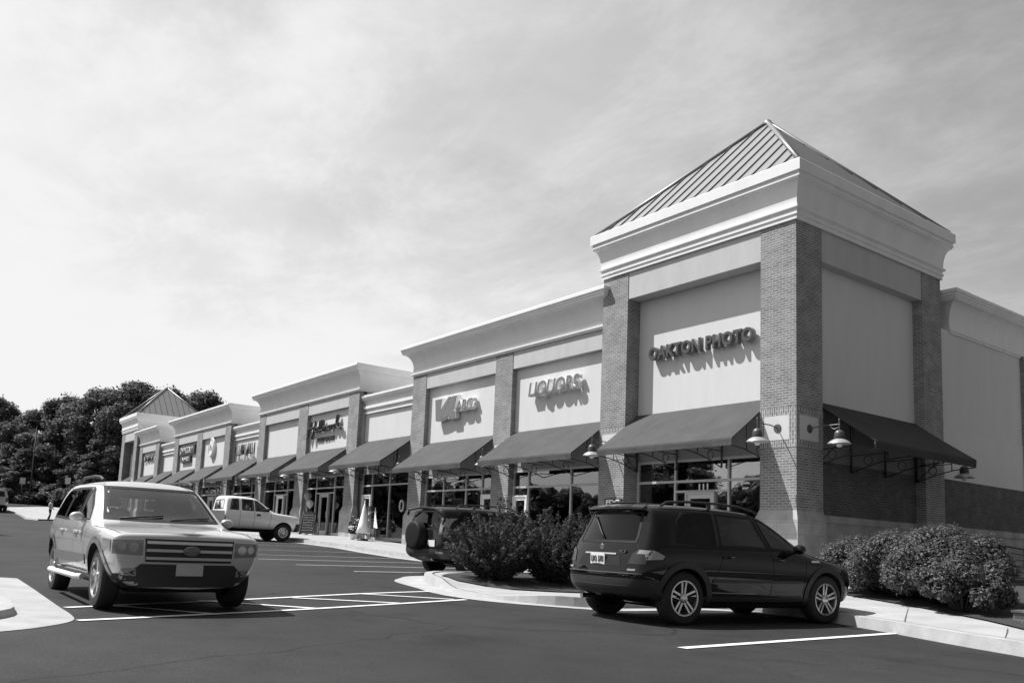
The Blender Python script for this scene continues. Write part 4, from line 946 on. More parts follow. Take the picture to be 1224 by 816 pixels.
    tb = fit(text_bm('X3', 1, .01, .01, .2), -.52, -.36, .935, .975, c.cast('B', -.44, .955)[0].x - .006, '-X'); c.mk('model_lettering', tb, M_CHROME)
    tb = None
    bm = BM()
    P = [(.50, 1.618), (.36, 1.578), (.35, 1.548), (.50, 1.53)]
    ys = [-.60, -.45, 0, .45, .60]; rows = []
    for y in ys:
        k = 1 if abs(y) < .5 else .55; dz = -.02 * (abs(y) / .6) ** 2
        rows.append([bm.verts.new((.54 - (.54 - x) * k, y, z + dz)) for x, z in P])
    for A, B in zip(rows, rows[1:]):
        for k in range(4): bm.faces.new((A[k], A[(k + 1) % 4], B[(k + 1) % 4], B[k]))
    bm.faces.new(rows[0]); bm.faces.new(rows[-1][::-1]); c.mk('spoiler', bm, M_BLK, smooth=40)
    bm = BM(); hp = [c.cast('B', y, z)[0] + Vector((-.02, 0, 0)) for y, z in ((.0, 1.13), (.12, 1.22), (.30, 1.36), (.42, 1.44))]
    tube(bm, hp, .011, 6); c.mk('rear_wiper', bm, M_PLAST)
    bm = BM(); tube(bm, [(.26, .48, .30), (.6, .48, .30)], .035, 12, caps=True); c.mk('exhaust_pipe', bm, M_CHROME, smooth=True)
    c.panel(seam([(-.64, 1.06), (-.70, .98), (-.56, .74), (-.54, .685), (.54, .685), (.56, .74), (.70, .98), (.64, 1.06)], .008), 'B', .003, 'tailgate_gap', M_SEAMC)
    c.panel([[(-.34, .905), (.34, .905), (.34, .925), (-.34, .925)]], 'B', .012, 'tailgate_handle', M_CHROME, thick=.01)
    c.both([[(.62, 1.04), (3.1, 1.045), (3.1, 1.062), (.62, 1.06)]], .006, 'window_sill_trim', M_SEAL)
    bm = BM(); box(bm, .9, 4.0, -.55, .55, .20, .34); c.mk('underbody', bm, M_UNDER)
    for sg in (1, -1): c.panel([[(sg * .45, .66), (sg * .80, .66), (sg * .80, .80), (sg * .45, .82)]], 'F', .006, 'headlight', M_LENS)
    c.panel([[(-.3, .68), (-.03, .68), (-.03, .80), (-.3, .80)], [(.03, .68), (.3, .68), (.3, .80), (.03, .80)]], 'F', .006, 'grille', M_PLAST)
    c.both([[(3.42, .90), (3.62, .905), (3.60, .935), (3.42, .93)]], .008, 'side_marker', M_CHROME)
black_suv(c)
# --- the silver SUV crossing in front, wheels at rest
SX = [
    sec(.30, [(0, .40), (.62, .40), (.76, .48), (.83, .68), (.835, .92), (.81, 1.0), (.69, 1.45), (.57, 1.55), (0, 1.59)], [.12, .10, .02, .02, .06, .10, .36, .38, .36]),
    sec(.62, [(0, .28), (.72, .28), (.88, .38), (.915, .70), (.905, .96), (.89, 1.02), (.745, 1.49), (.62, 1.60), (0, 1.635)], [0, 0, -.08, -.12, -.08, -.06, 0, 0, 0]),
    sec(.95, [(0, .24), (.74, .24), (.89, .34), (.93, .70), (.918, .96), (.89, 1.025), (.745, 1.50), (.62, 1.61), (0, 1.65)]),
    sec(1.7, [(0, .24), (.74, .24), (.88, .33), (.928, .70), (.915, .955), (.885, 1.02), (.74, 1.50), (.62, 1.61), (0, 1.65)]),
    sec(2.25, [(0, .24), (.74, .24), (.88, .33), (.928, .70), (.913, .95), (.882, 1.015), (.735, 1.49), (.615, 1.595), (0, 1.635)]),
    sec(2.50, [(0, .24), (.74, .24), (.88, .33), (.928, .70), (.912, .95), (.88, 1.01), (.725, 1.45), (.60, 1.545), (0, 1.585)], [0] * 6 + [0, .02, .05]),
    sec(2.90, [(0, .24), (.74, .24), (.88, .33), (.928, .70), (.91, .945), (.875, 1.0), (.79, 1.21), (.66, 1.26), (0, 1.31)], [0] * 6 + [0, .08, .14]),
    sec(3.22, [(0, .24), (.74, .24), (.88, .33), (.93, .70), (.908, .94), (.87, .985), (.82, 1.015), (.66, 1.035), (0, 1.06)], [0] * 6 + [.02, .10, .16]),
    sec(3.60, [(0, .24), (.72, .24), (.87, .34), (.93, .70), (.905, .92), (.865, .96), (.76, .985), (.55, 1.005), (0, 1.03)]),
    sec(4.05, [(0, .26), (.70, .26), (.86, .36), (.925, .68), (.91, .905), (.875, .945), (.76, .962), (.52, .968), (0, .985)]),
    sec(4.36, [(0, .27), (.60, .27), (.75, .36), (.875, .62), (.875, .83), (.845, .895), (.72, .915), (.48, .92), (0, .93)], [0, 0, 0, .03, .04, .02, -.01, .0, .01])]
M_SILV = paint('silver_car_paint', .56, .5, .30); M_SILVD = paint('grey_lower_cladding', .16, .2, .45)
c = Car('silver_suv', 'silver SUV with three bar grille crossing the lot near a concrete island', 4.65, SX, (.05, .12, .155), (.025, .05, .06), M_SILV, [.90, 3.80], [.365, .365], .88, (1.08, -15.83, g(1.1) - .01), 0, arch=.05,
        cabin=dict(side=[(.82, 1.105), (1.5, 1.08), (2.95, 1.068), (2.78, 1.21), (2.43, 1.43), (2.34, 1.455), (1.55, 1.475), (1.02, 1.465), (.92, 1.37)], front=[(-.66, 1.10), (.66, 1.10), (.55, 1.48), (-.55, 1.48)], fx=2.0, back=[(-.60, 1.075), (.60, 1.075), (.56, 1.425), (-.56, 1.425)], bx=1.3), sq=(.90, .94))
c.t.scale = (.94, .94, .93)
c.wheels('five', .235)
c.seats((2.15, 1.35), 1.07, .38, (2.62, .38))
def silver_suv(c):
    for x in (.90, 3.80): c.both(arch_ring(.37, x, .415, .065), .010, 'wheel_arch_trim', M_SILVD)
    W1 = [(2.52, 1.065), (3.02, 1.055), (2.80, 1.22), (2.44, 1.44), (2.36, 1.465), (2.44, 1.25)]
    W2 = [(1.55, 1.07), (2.43, 1.065), (2.33, 1.26), (2.27, 1.475), (1.58, 1.485)]
    W3 = [(.74, 1.10), (1.46, 1.075), (1.49, 1.485), (1.02, 1.475), (.88, 1.36)]
    for w, gm in ((W1, M_CGLASS), (W2, M_CGLASSD), (W3, M_CGLASSD)):
        for v in 'LR': c.win(w, v, 'side_window', m=gm)
    c.both([[(2.42, 1.06), (2.53, 1.06), (2.45, 1.26), (2.37, 1.47), (2.26, 1.48), (2.32, 1.26)]], .0, 'pillar_trim', M_PLAST, thick=.06); c.both([[(1.44, 1.07), (1.57, 1.07), (1.60, 1.49), (1.47, 1.49)]], .0, 'pillar_trim', M_PLAST, thick=.06)
    c.win([(-.62, 1.06), (.62, 1.06), (.58, 1.44), (-.58, 1.44)], 'B', 'rear_window')
    c.win([(-.70, 1.085), (-.3, 1.07), (.3, 1.07), (.70, 1.085), (.585, 1.495), (-.585, 1.495)], 'F', 'windscreen')
    gaps = seam([(2.48, 1.04), (2.49, .80), (2.46, .42)]) + seam([(1.50, 1.05), (1.50, .86), (1.36, .66), (1.30, .45)]) + seam([(3.20, .98), (3.18, .75), (3.12, .42)]) + seam([(1.3, .42), (3.1, .42)], .008)
    c.both(gaps, .0022, 'door_gap', M_SEAMC)
    c.both([[(1.32, .50), (3.28, .50), (3.28, .62), (1.32, .62)]], .014, 'side_moulding', M_SILVD, thick=.012)
    c.both([[(1.3, .25), (3.35, .25), (3.35, .42), (1.3, .42)]], .010, 'sill_cladding', M_SILVD)
    for sg, v in ((1, 'L'), (-1, 'R')):
        bm = BM(); tube(bm, [(1.35, sg * .93, .345), (1.42, sg * .985, .345), (3.22, sg * .985, .345), (3.3, sg * .93, .345)], .035, 8); c.mk('running_board', bm, M_LGREY, smooth=True)
        for x, z in ((1.66, .90), (2.62, .89)):
            h = c.cast(v, x, z)[0]; bm = BM(); tube(bm, [h + Vector((-.10, 0, 0)), h + Vector((-.07, sg * .03, .008)), h + Vector((.07, sg * .03, .008)), h + Vector((.10, 0, 0))], .017, 8); c.mk('door_handle', bm, M_SILV, smooth=True)
        bm = BM(); tube(bm, [(x, sg * y, z) for x, y, z in [(.95, .60, 1.58), (1.05, .60, 1.645), (1.2, .61, 1.665), (1.9, .61, 1.665), (2.2, .60, 1.645), (2.36, .595, 1.60)]], .02, 8)
        c.mk('roof_rail', bm, M_PLAST, smooth=True)
        lamp_ = c.panel([[(sg * .535, .655), (sg * .845, .67), (sg * .845, .83), (sg * .535, .835)]], 'F', .007, 'headlight', mat('headlight_glass', .20, .12, spec=.8))
        c.panel([[(4.12, .70), (4.37, .69), (4.37, .83), (4.14, .84)]], v, .007, 'lens', M_LENS, lamp_)
        for yy, zz, rr_ in ((.63, .745, .055), (.75, .75, .045)):
            c.panel([[(sg * yy + rr_ * math.cos(a), zz + rr_ * math.sin(a)) for a in [k * math.pi / 8 for k in range(16)]]], 'F', .010, 'reflector', mat('reflector_bowl', .42, .2, .6), lamp_)
        c.panel([[(sg * .58, .42), (sg * .74, .43), (sg * .74, .50), (sg * .58, .50)]], 'F', .010, 'fog_lamp', M_LENS)
        c.panel([[(sg * .66, .70), (sg * .86, .70), (sg * .86, 1.0), (sg * .70, 1.0)]], 'B', .008, 'tail_light', M_LENSD)
    mirror_part(c, 2.86, .87, 1.08, M_SILV, .9)
    c.panel([[(-.50, .585), (.50, .585), (.52, .85), (-.52, .85)]], 'F', .006, 'grille', M_PLAST)
    for z in (.63, .72, .81): c.panel([[(-.495, z - .016), (.495, z - .016), (.495, z + .016), (-.495, z + .016)]], 'F', .020, 'grille_bar', M_SILV, thick=.012)
    bm = BM(); h = c.cast('F', 0, .72)[0]; lathe(bm, [(0, -.01), (.05, -.01), (.06, 0), (.05, .012), (0, .014)], 24, h + Vector((.03, 0, 0)), 'X')
    for v in bm.verts: v.co.y *= 1.7
    c.mk('badge', bm, mat('badge_blue_grey', .15, .3, .4), smooth=True)
    c.panel([[(-.80, .27), (.80, .27), (.85, .44), (.66, .455), (.54, .56), (-.54, .56), (-.66, .455), (-.85, .44)]], 'F', .010, 'lower_bumper', M_PLAST)
    c.both([[(4.22, .28), (4.36, .29), (4.36, .41), (4.22, .41)]], .010, 'bumper_side', M_PLAST)
    bm = BM(); h = c.cast('F', 0, .50)[0]; box(bm, h.x + .012, h.x + .028, -.155, .155, .43, .575); c.mk('licence_plate', bm, mat('dull_plate', .45, .5))
    c.panel([[(-.86, .40), (.86, .40), (.86, .62), (-.86, .62)]], 'B', .01, 'rear_bumper_cover', M_SILVD)
    c.panel(seam([(4.44, .76), (3.95, .83), (3.40, .86)], .008) + seam([(4.44, -.76), (3.95, -.83), (3.40, -.86)], .008), 'T', .002, 'bonnet_gap', M_SEAMC)
    for y0, y1 in ((-.55, -.02), (.05, .60)):
        bm = BM(); a = [c.cast('F', y0 + (y1 - y0) * q, 1.075 + .05 * q)[0] + Vector((.02, 0, .01)) for q in (0, .33, .66, 1)]
        tube(bm, a, .010, 6); c.mk('wiper', bm, M_PLAST)
    bm = BM(); box(bm, .9, 4.1, -.55, .55, .21, .34); c.mk('underbody', bm, M_UNDER)
silver_suv(c)

# --- the dark SUV with the spare wheel behind the shrubs
M_DRK = paint('charcoal_car_paint', 0.014, .2, .28)
KX = [
    sec(0, [(0, .40), (.66, .40), (.78, .48), (.85, .70), (.835, .96), (.81, 1.04), (.70, 1.50), (.57, 1.60), (0, 1.635)], [.10, .08, .0, .02, .05, .06, .16, .16, .14]),
    sec(.40, [(0, .26), (.70, .26), (.85, .36), (.885, .70), (.872, .98), (.85, 1.045), (.725, 1.53), (.60, 1.635), (0, 1.67)], [0, 0, -.08, -.12, -.10, -.08, 0, 0, 0]),
    sec(.95, [(0, .22), (.72, .22), (.85, .32), (.89, .70), (.875, .98), (.852, 1.045), (.725, 1.54), (.60, 1.645), (0, 1.682)]),
    sec(1.7, [(0, .22), (.72, .22), (.85, .32), (.89, .70), (.873, .97), (.85, 1.035), (.72, 1.54), (.60, 1.645), (0, 1.682)]),
    sec(2.35, [(0, .22), (.72, .22), (.85, .32), (.89, .70), (.87, .96), (.845, 1.025), (.71, 1.52), (.585, 1.615), (0, 1.655)]),
    sec(2.60, [(0, .22), (.72, .22), (.85, .32), (.89, .70), (.868, .955), (.842, 1.02), (.70, 1.48), (.57, 1.56), (0, 1.60)], [0] * 6 + [0, .02, .05]),
    sec(3.00, [(0, .22), (.72, .22), (.85, .32), (.89, .70), (.865, .95), (.838, 1.01), (.75, 1.24), (.62, 1.29), (0, 1.34)], [0] * 6 + [0, .08, .14]),
    sec(3.32, [(0, .22), (.72, .22), (.85, .32), (.89, .70), (.86, .94), (.83, .99), (.78, 1.03), (.62, 1.06), (0, 1.09)], [0] * 6 + [.02, .10, .16]),
    sec(3.80, [(0, .22), (.70, .22), (.84, .34), (.885, .68), (.85, .90), (.81, .94), (.70, .97), (.5, .99), (0, 1.02)]),
    sec(4.22, [(0, .26), (.64, .26), (.78, .36), (.83, .62), (.80, .80), (.75, .845), (.62, .87), (.42, .885), (0, .905)], [0, 0, 0, .03, .03, 0, -.02, -.01, .0])]
c = Car('parked_car', 'dark SUV with covered spare wheel on its tail, half hidden by shrubs', 4.45, KX, (.06, .12, .155), (.04, .07, .08), M_DRK, [.86, 3.48], [.35, .35], .85, (-4.98, -5.60, g(-5) ), R(90), arch=.05,
        cabin=dict(side=[(.50, 1.125), (1.5, 1.10), (3.05, 1.085), (2.86, 1.255), (2.49, 1.46), (2.40, 1.478), (1.62, 1.51), (.66, 1.50), (.55, 1.39)], front=[(-.62, 1.125), (.62, 1.125), (.53, 1.525), (-.53, 1.525)], fx=2.1, back=[(-.585, 1.115), (.585, 1.115), (.535, 1.495), (-.535, 1.495)], bx=.9))
c.wheels('five', .215)
c.seats((2.2, 1.3), 1.10, .36)
def spare_suv(c):
    for x in (.86, 3.48): c.both(arch_ring(.355, x, .40, .06), .010, 'wheel_arch_trim', M_PLAST)
    for w in ([(2.58, 1.085), (3.12, 1.075), (2.88, 1.26), (2.50, 1.47), (2.44, 1.485)], [(1.60, 1.09), (2.49, 1.085), (2.37, 1.30), (2.33, 1.50), (1.62, 1.52)], [(.42, 1.12), (1.50, 1.095), (1.53, 1.52), (.62, 1.51), (.48, 1.38)]):
        for v in 'LR': c.win(w, v, 'side_window', m=M_CGLASSD)
    c.both([[(2.48, 1.08), (2.59, 1.08), (2.51, 1.30), (2.45, 1.49), (2.32, 1.505), (2.36, 1.30)]], .0, 'pillar_trim', M_PLAST, thick=.06); c.both([[(1.48, 1.09), (1.62, 1.09), (1.64, 1.52), (1.51, 1.52)]], .0, 'pillar_trim', M_PLAST, thick=.06)
    c.win([(-.60, 1.10), (.60, 1.10), (.55, 1.51), (-.55, 1.51)], 'B', 'rear_window', m=M_CGLASSD); c.win([(-.66, 1.11), (.66, 1.11), (.56, 1.54), (-.56, 1.54)], 'F', 'windscreen')
    c.both(seam([(2.54, 1.06), (2.55, .80), (2.50, .42)]) + seam([(1.54, 1.07), (1.50, .80), (1.30, .45)]), .002, 'door_gap', M_SEAMC)
    c.panel([[(-.84, .40), (.84, .40), (.86, .62), (-.86, .62)]], 'B', .012, 'rear_bumper_cover', mat('bumper_plastic', .03, .42)); c.both([[(.07, .42), (.42, .38), (.38, .60), (.05, .62)]], .012, 'bumper_side', MATS['bumper_plastic'])
    for sg, v in ((1, 'L'), (-1, 'R')):
        la = c.panel([[(sg * .70, .98), (sg * .84, .98), (sg * .76, 1.36), (sg * .66, 1.36)]], 'B', .008, 'tail_light', M_LENS)
        c.panel([[(.09, 1.0), (.20, 1.0), (.24, 1.34), (.18, 1.36)]], v, .008, 'lens', M_LENS, la)
        c.panel([[(sg * .66, .52), (sg * .80, .52), (sg * .80, .57), (sg * .66, .57)]], 'B', .016, 'reflector', M_LENS)
        bm = BM(); tube(bm, [(x, sg * .60, z) for x, z in [(.55, 1.62), (.66, 1.70), (1.3, 1.725), (2.1, 1.71), (2.35, 1.625)]], .018, 8); c.mk('roof_rail', bm, M_PLAST, smooth=True)
    mirror_part(c, 2.98, .86, 1.10, M_DRK)
    bm = BM(); h = c.cast('B', .08, .95)[0]
    lathe(bm, [(0, -.22), (.26, -.225), (.325, -.215), (.345, -.19), (.35, -.02), (.33, 0), (.1, .0), (.1, .06)], 36, (h.x, .10, .93), 'X'); sp = c.mk('spare_wheel_cover', bm, mat('vinyl_cover', .010, .6, spec=.2), smooth=45)
    bm = BM(); tube(bm, [(h.x + .05, .78, 1.45), (h.x - .02, .6, 1.56), (h.x - .02, 0, 1.61), (h.x - .02, -.6, 1.56), (h.x + .05, -.78, 1.45)], .03, 8); c.mk('spoiler', bm, M_DRK, smooth=True)
    bm = BM(); box(bm, h.x - .02, h.x - .008, -.62, -.32, .68, .83); c.mk('licence_plate', bm, M_PLATE)
    bm = BM(); box(bm, .9, 3.9, -.52, .52, .20, .34); c.mk('underbody', bm, M_UNDER)
spare_suv(c)

# --- the pale pickup nosed in at the kerb
M_TRK = paint('pale_truck_paint', .82, .1, .35)
PX = [
    sec(2.30, [(0, .50), (.80, .50), (.90, .56), (.975, .86), (.965, 1.18), (.93, 1.25), (.80, 1.76), (.66, 1.86), (0, 1.90)], [0, 0, 0, 0, 0, .0, .06, .08, .08]),
    sec(2.55, [(0, .48), (.80, .48), (.92, .54), (.985, .86), (.975, 1.19), (.94, 1.26), (.81, 1.78), (.67, 1.885), (0, 1.925)]),
    sec(3.0, [(0, .48), (.80, .48), (.92, .54), (.985, .86), (.975, 1.19), (.94, 1.26), (.81, 1.79), (.67, 1.89), (0, 1.93)]),
    sec(3.55, [(0, .48), (.80, .48), (.92, .54), (.985, .86), (.973, 1.18), (.937, 1.25), (.80, 1.77), (.66, 1.865), (0, 1.905)]),
    sec(3.75, [(0, .48), (.80, .48), (.92, .54), (.985, .86), (.972, 1.18), (.935, 1.245), (.79, 1.72), (.64, 1.80), (0, 1.845)], [0] * 6 + [0, .03, .07]),
    sec(4.12, [(0, .48), (.80, .48), (.92, .54), (.985, .86), (.97, 1.17), (.93, 1.23), (.84, 1.45), (.69, 1.51), (0, 1.55)], [0] * 6 + [0, .08, .16]),
    sec(4.42, [(0, .48), (.80, .48), (.92, .54), (.985, .86), (.965, 1.15), (.92, 1.20), (.86, 1.235), (.68, 1.26), (0, 1.29)], [0] * 6 + [.02, .10, .18]),
    sec(4.9, [(0, .46), (.80, .46), (.92, .54), (.99, .86), (.965, 1.12), (.91, 1.17), (.80, 1.20), (.58, 1.22), (0, 1.245)]),
    sec(5.55, [(0, .42), (.76, .42), (.90, .52), (.975, .82), (.945, 1.07), (.89, 1.12), (.76, 1.145), (.54, 1.16), (0, 1.18)]),
    sec(5.72, [(0, .42), (.72, .42), (.87, .52), (.94, .80), (.91, 1.02), (.86, 1.06), (.72, 1.08), (.5, 1.095), (0, 1.11)])]
c = Car('pickup_truck', 'pale pickup truck nosed in to the kerb below the script letters block', 5.85, PX, (.05, .08, .10), (.02, .03, .04), M_TRK, [1.25, 4.93], [.39, .39], .97, (-24.45, -5.72, g(-24.4)), R(90), arch=.07,
        cabin=dict(side=[(2.52, 1.32), (2.9, 1.315), (4.16, 1.295), (4.0, 1.465), (3.71, 1.685), (3.58, 1.72), (2.9, 1.742), (2.6, 1.73)], front=[(-.70, 1.325), (.70, 1.325), (.60, 1.755), (-.60, 1.755)], fx=3.3, back=[(-.58, 1.335), (.58, 1.335), (.54, 1.685), (-.54, 1.685)], bx=3.0))
c.wheels('steel', .225, .25)
c.seats((3.25, 2.75), 1.34, .42)
def pickup(c):
    bm = BM(); w = .97
    for sg in (1, -1):
        prof = [(.12, .62), (.80, .60)] + [(1.25 + .47 * math.cos(a), .42 + .47 * math.sin(a)) for a in [math.pi - .45 - k * (math.pi - .9) / 10 for k in range(11)]] + [(1.75, .58), (2.24, .56), (2.24, 1.22), (.12, 1.22)]
        a = [bm.verts.new((x, sg * w, z)) for x, z in prof]; b = [bm.verts.new((x, sg * (w - .16), z)) for x, z in prof]
        bm.faces.new(a); bm.faces.new(b[::-1])
        for i in range(len(prof)): bm.faces.new((a[i], a[(i + 1) % len(prof)], b[(i + 1) % len(prof)], b[i]))
    box(bm, .125, 2.235, -.80, .80, .60, .66); box(bm, .10, .18, -.805, .805, .60, 1.215); box(bm, 2.16, 2.236, -.805, .805, .66, 1.215)
    bmesh.ops.bevel(bm, geom=[e for e in bm.edges if e.calc_length() > .3], offset=.018, segments=2, affect='EDGES'); c.mk('cargo_bed', bm, M_TRK, smooth=35)
    bm = BM(); box(bm, .0, .11, -.9, .9, .52, .70); c.mk('rear_bumper', bm, M_CHROME)
    for w_ in ([(3.62, 1.29), (4.22, 1.28), (4.02, 1.47), (3.72, 1.70), (3.60, 1.73)], [(3.02, 1.30), (3.52, 1.295), (3.50, 1.745), (3.02, 1.755)], [(2.48, 1.31), (2.84, 1.305), (2.84, 1.755), (2.58, 1.74)]):
        for v in 'LR': c.win(w_, v, 'side_window')
    c.both([[(3.50, 1.285), (3.64, 1.285), (3.62, 1.735), (3.48, 1.75)]], .0, 'pillar_trim', M_TRK, thick=.06); c.both([[(2.82, 1.30), (3.04, 1.30), (3.04, 1.755), (2.82, 1.755)]], .0, 'pillar_trim', M_TRK, thick=.06)
    c.win([(-.74, 1.31), (.74, 1.31), (.63, 1.77), (-.63, 1.77)], 'F', 'windscreen'); c.win([(-.6, 1.32), (.6, 1.32), (.56, 1.70), (-.56, 1.70)], 'B', 'rear_window')
    c.both(seam([(3.56, 1.26), (3.57, .9), (3.55, .58)], .012) + seam([(2.92, 1.27), (2.92, .58)], .012) + seam([(4.34, 1.20), (4.32, .9), (4.26, .58)], .012), .003, 'door_gap', M_SEAMC)
    c.both([[(3.66, 1.06), (3.84, 1.06), (3.84, 1.15), (3.66, 1.15)]], .012, 'door_handle', M_PLAST, thick=.02)
    c.both(arch_ring(.395, 4.93, .465, .07), .014, 'wheel_arch_lip', M_TRK)
    c.both([[(5.47, .46), (5.74, .46), (5.74, .80), (5.52, .79)]], .016, 'front_bumper_side', M_PLAST)
    c.panel([[(-.9, .45), (.9, .45), (.9, .74), (-.9, .74)]], 'F', .02, 'front_bumper', M_PLAST, thick=.02)
    for sg in (1, -1): c.panel([[(sg * .60, .80), (sg * .90, .80), (sg * .90, 1.02), (sg * .60, 1.02)]], 'F', .008, 'headlight', M_LENS)
    c.panel([[(-.55, .78), (.55, .78), (.55, 1.03), (-.55, 1.03)]], 'F', .008, 'grille', M_CHROME)
    mirror_part(c, 4.12, .95, 1.36, M_PLAST, 1.25)
    bm = BM(); box(bm, .3, 5.3, -.55, .55, .36, .56); tube(bm, [(1.25, -.8, .39), (1.25, .8, .39)], .06, 8); tube(bm, [(4.93, -.8, .39), (4.93, .8, .39)], .05, 8); c.mk('underbody', bm, M_UNDER)
pickup(c)

# --- two far cars at the left edge: simple copies of the crossover shape in other paint
def far_car(label, loc, rz, m, name='parked_car'):
    c = Car(name, label, 4.65, SX, (.06, .12, .155), (.05, .09, .11), m, [.90, 3.80], [.36, .36], .88, loc, rz)
    c.wheels('five', .22)
    for w in ([(2.52, 1.065), (3.02, 1.055), (2.80, 1.22), (2.44, 1.44), (2.36, 1.465)], [(1.55, 1.07), (2.43, 1.065), (2.27, 1.475), (1.58, 1.485)], [(.74, 1.10), (1.46, 1.075), (1.49, 1.485), (1.02, 1.475)]):
        c.both([w], .006, 'side_window', M_FARGLASS)
    c.panel([[(-.72, 1.085), (.72, 1.085), (.595, 1.525), (-.595, 1.525)]], 'F', .006, 'windscreen', M_FARGLASS); c.panel([[(-.62, 1.06), (.62, 1.06), (.58, 1.44), (-.58, 1.44)]], 'B', .006, 'rear_window', M_FARGLASS)
    for sg in (1, -1):
        c.panel([[(sg * .50, .66), (sg * .86, .68), (sg * .88, .83), (sg * .50, .83)]], 'F', .008, 'headlight', M_LENS); c.panel([[(sg * .66, .70), (sg * .86, .70), (sg * .86, 1.0), (sg * .70, 1.0)]], 'B', .008, 'tail_light', M_LENSD)
    c.panel([[(-.46, .60), (.46, .60), (.46, .82), (-.46, .82)]], 'F', .008, 'grille', M_PLAST); c.panel([[(-.84, .28), (.84, .28), (.84, .44), (-.84, .44)]], 'B', .01, 'bumper', M_PLAST); c.panel([[(-.84, .28), (.84, .28), (.84, .44), (-.84, .44)]], 'F', .01, 'bumper', M_PLAST)
    return c
far_car('far pale car parked nose out behind the walking person', (-73.3, -1.2, g(-73.3)), R(-100), paint('white_car_paint', .72, .1, .35))
fc = far_car('far grey car cut off by the photo edge beside the pale far pavement', (-87, -8.75, g(-87) - .05), R(180), paint('grey_car_paint', .34, .3, .35))
fc.t.scale = (1.3, 1.3, 1.4)
# ------------------------------------------------------------------ foliage
def leaves(name, pos, nrm, size, m, parent, elong=1.6, rng=NP):
    """one small four-sided leaf per position"""
    n = len(pos); r = rng.normal(size=(n, 3)); u = np.cross(nrm, r); u /= np.linalg.norm(u, axis=1, keepdims=True) + 1e-9
    v = np.cross(nrm, u); v /= np.linalg.norm(v, axis=1, keepdims=True) + 1e-9
    s = (size * rng.uniform(.6, 1.3, n))[:, None]
    P = np.empty((n, 4, 3), np.float32); P[:, 0] = pos - u * s * elong / 2; P[:, 1] = pos + v * s / 2; P[:, 2] = pos + u * s * elong / 2; P[:, 3] = pos - v * s / 2
    P[:, 1] += nrm * s * .18; P[:, 3] += nrm * s * .18
    me = bpy.data.meshes.new(name); me.vertices.add(n * 4); me.vertices.foreach_set('co', P.reshape(-1))
    me.loops.add(n * 4); me.loops.foreach_set('vertex_index', np.arange(n * 4, dtype=np.int32))
    me.polygons.add(n); me.polygons.foreach_set('loop_start', np.arange(0, n * 4, 4, dtype=np.int32)); me.update(calc_edges=True)
    me.materials.append(m); o = bpy.data.objects.new(name, me); COL.objects.link(o)
    if parent: o.parent = parent
    return o
def unit(n, rng=NP):
    d = rng.normal(size=(n, 3)); return d / np.linalg.norm(d, axis=1, keepdims=True)
def blob_cloud(centres, radii, n, rng, squash=.8, up=.35):
    w = np.array(radii) ** 2; idx = rng.choice(len(centres), n, p=w / w.sum()); d = unit(n, rng)
    rr = np.array(radii)[idx] * rng.uniform(.2, 1.0, n) ** .5 * (1 + np.abs(rng.normal(size=n)) * .11)
    pos = np.array(centres)[idx] + d * rr[:, None] * np.array([1, 1, squash])
    nr = d + unit(n, rng) * .7 + np.array([0, 0, up]); nr /= np.linalg.norm(nr, axis=1, keepdims=True)
    return pos, nr
TREE_CACHE = {}
def tree_meshes(key, H, W_, seed, kind, n, leaf):
    rng = np.random.default_rng(seed); rn = random.Random(seed)
    t0 = H * (.18 if kind != 'cone' else .06)
    cs, rs = [], []; nb = 85 if kind != 'cone' else 60
    for i in range(nb):
        q = (i + .5) / nb
        if kind == 'cone':
            z = t0 + (H - t0) * q; wr = W_ / 2 * (1 - q) ** .75 * .95 + .1; rad = max(.4, W_ * .14 * (1.15 - q))
        else:
            z = t0 + (H - t0) * (.08 + .88 * q); wr = W_ / 2 * math.sqrt(max(.05, 1 - (2 * q - .86) ** 2 * .8)); rad = W_ * rn.uniform(.055, .135)
        a = i * 2.4 + rn.uniform(-.5, .5); e = wr * math.sqrt(rn.uniform(.15, 1)) - rad * .4
        cs.append((math.cos(a) * e, math.sin(a) * e, z - rad * .3)); rs.append(rad)
    pos, nr = blob_cloud(cs, rs, n, rng)
    k = n // 5; c2 = np.array(cs)[rng.integers(0, len(cs), k)] + rng.normal(size=(k, 3)) * W_ * .042; pos = np.concatenate([pos, c2]); nr = np.concatenate([nr, unit(k, rng)])
    crown = leaves('crown', pos, nr, leaf, M_LEAFD if kind == 'wide' else M_LEAFT, None, 1.5, rng)
    bm = BM(); tr = H * .016 + .06
    tube(bm, [(0, 0, -.6), (0, 0, 0), (rn.uniform(-.1, .1), .05, H * .25), (rn.uniform(-.3, .3), .1, H * .55), (0, 0, H * .85)], [tr * 1.5, tr * 1.2, tr, tr * .6, .03], 8)
    for i in range(0, nb, 3):
        c = cs[i]; zb = max(H * .14, c[2] * .72); tube(bm, [(0, 0, zb), (c[0] * .5, c[1] * .5, (zb + c[2]) / 2 + .2), c], [tr * .42, tr * .25, .02], 5)
    trunk = mk('trunk', bm, M_BARK)
    return crown, trunk
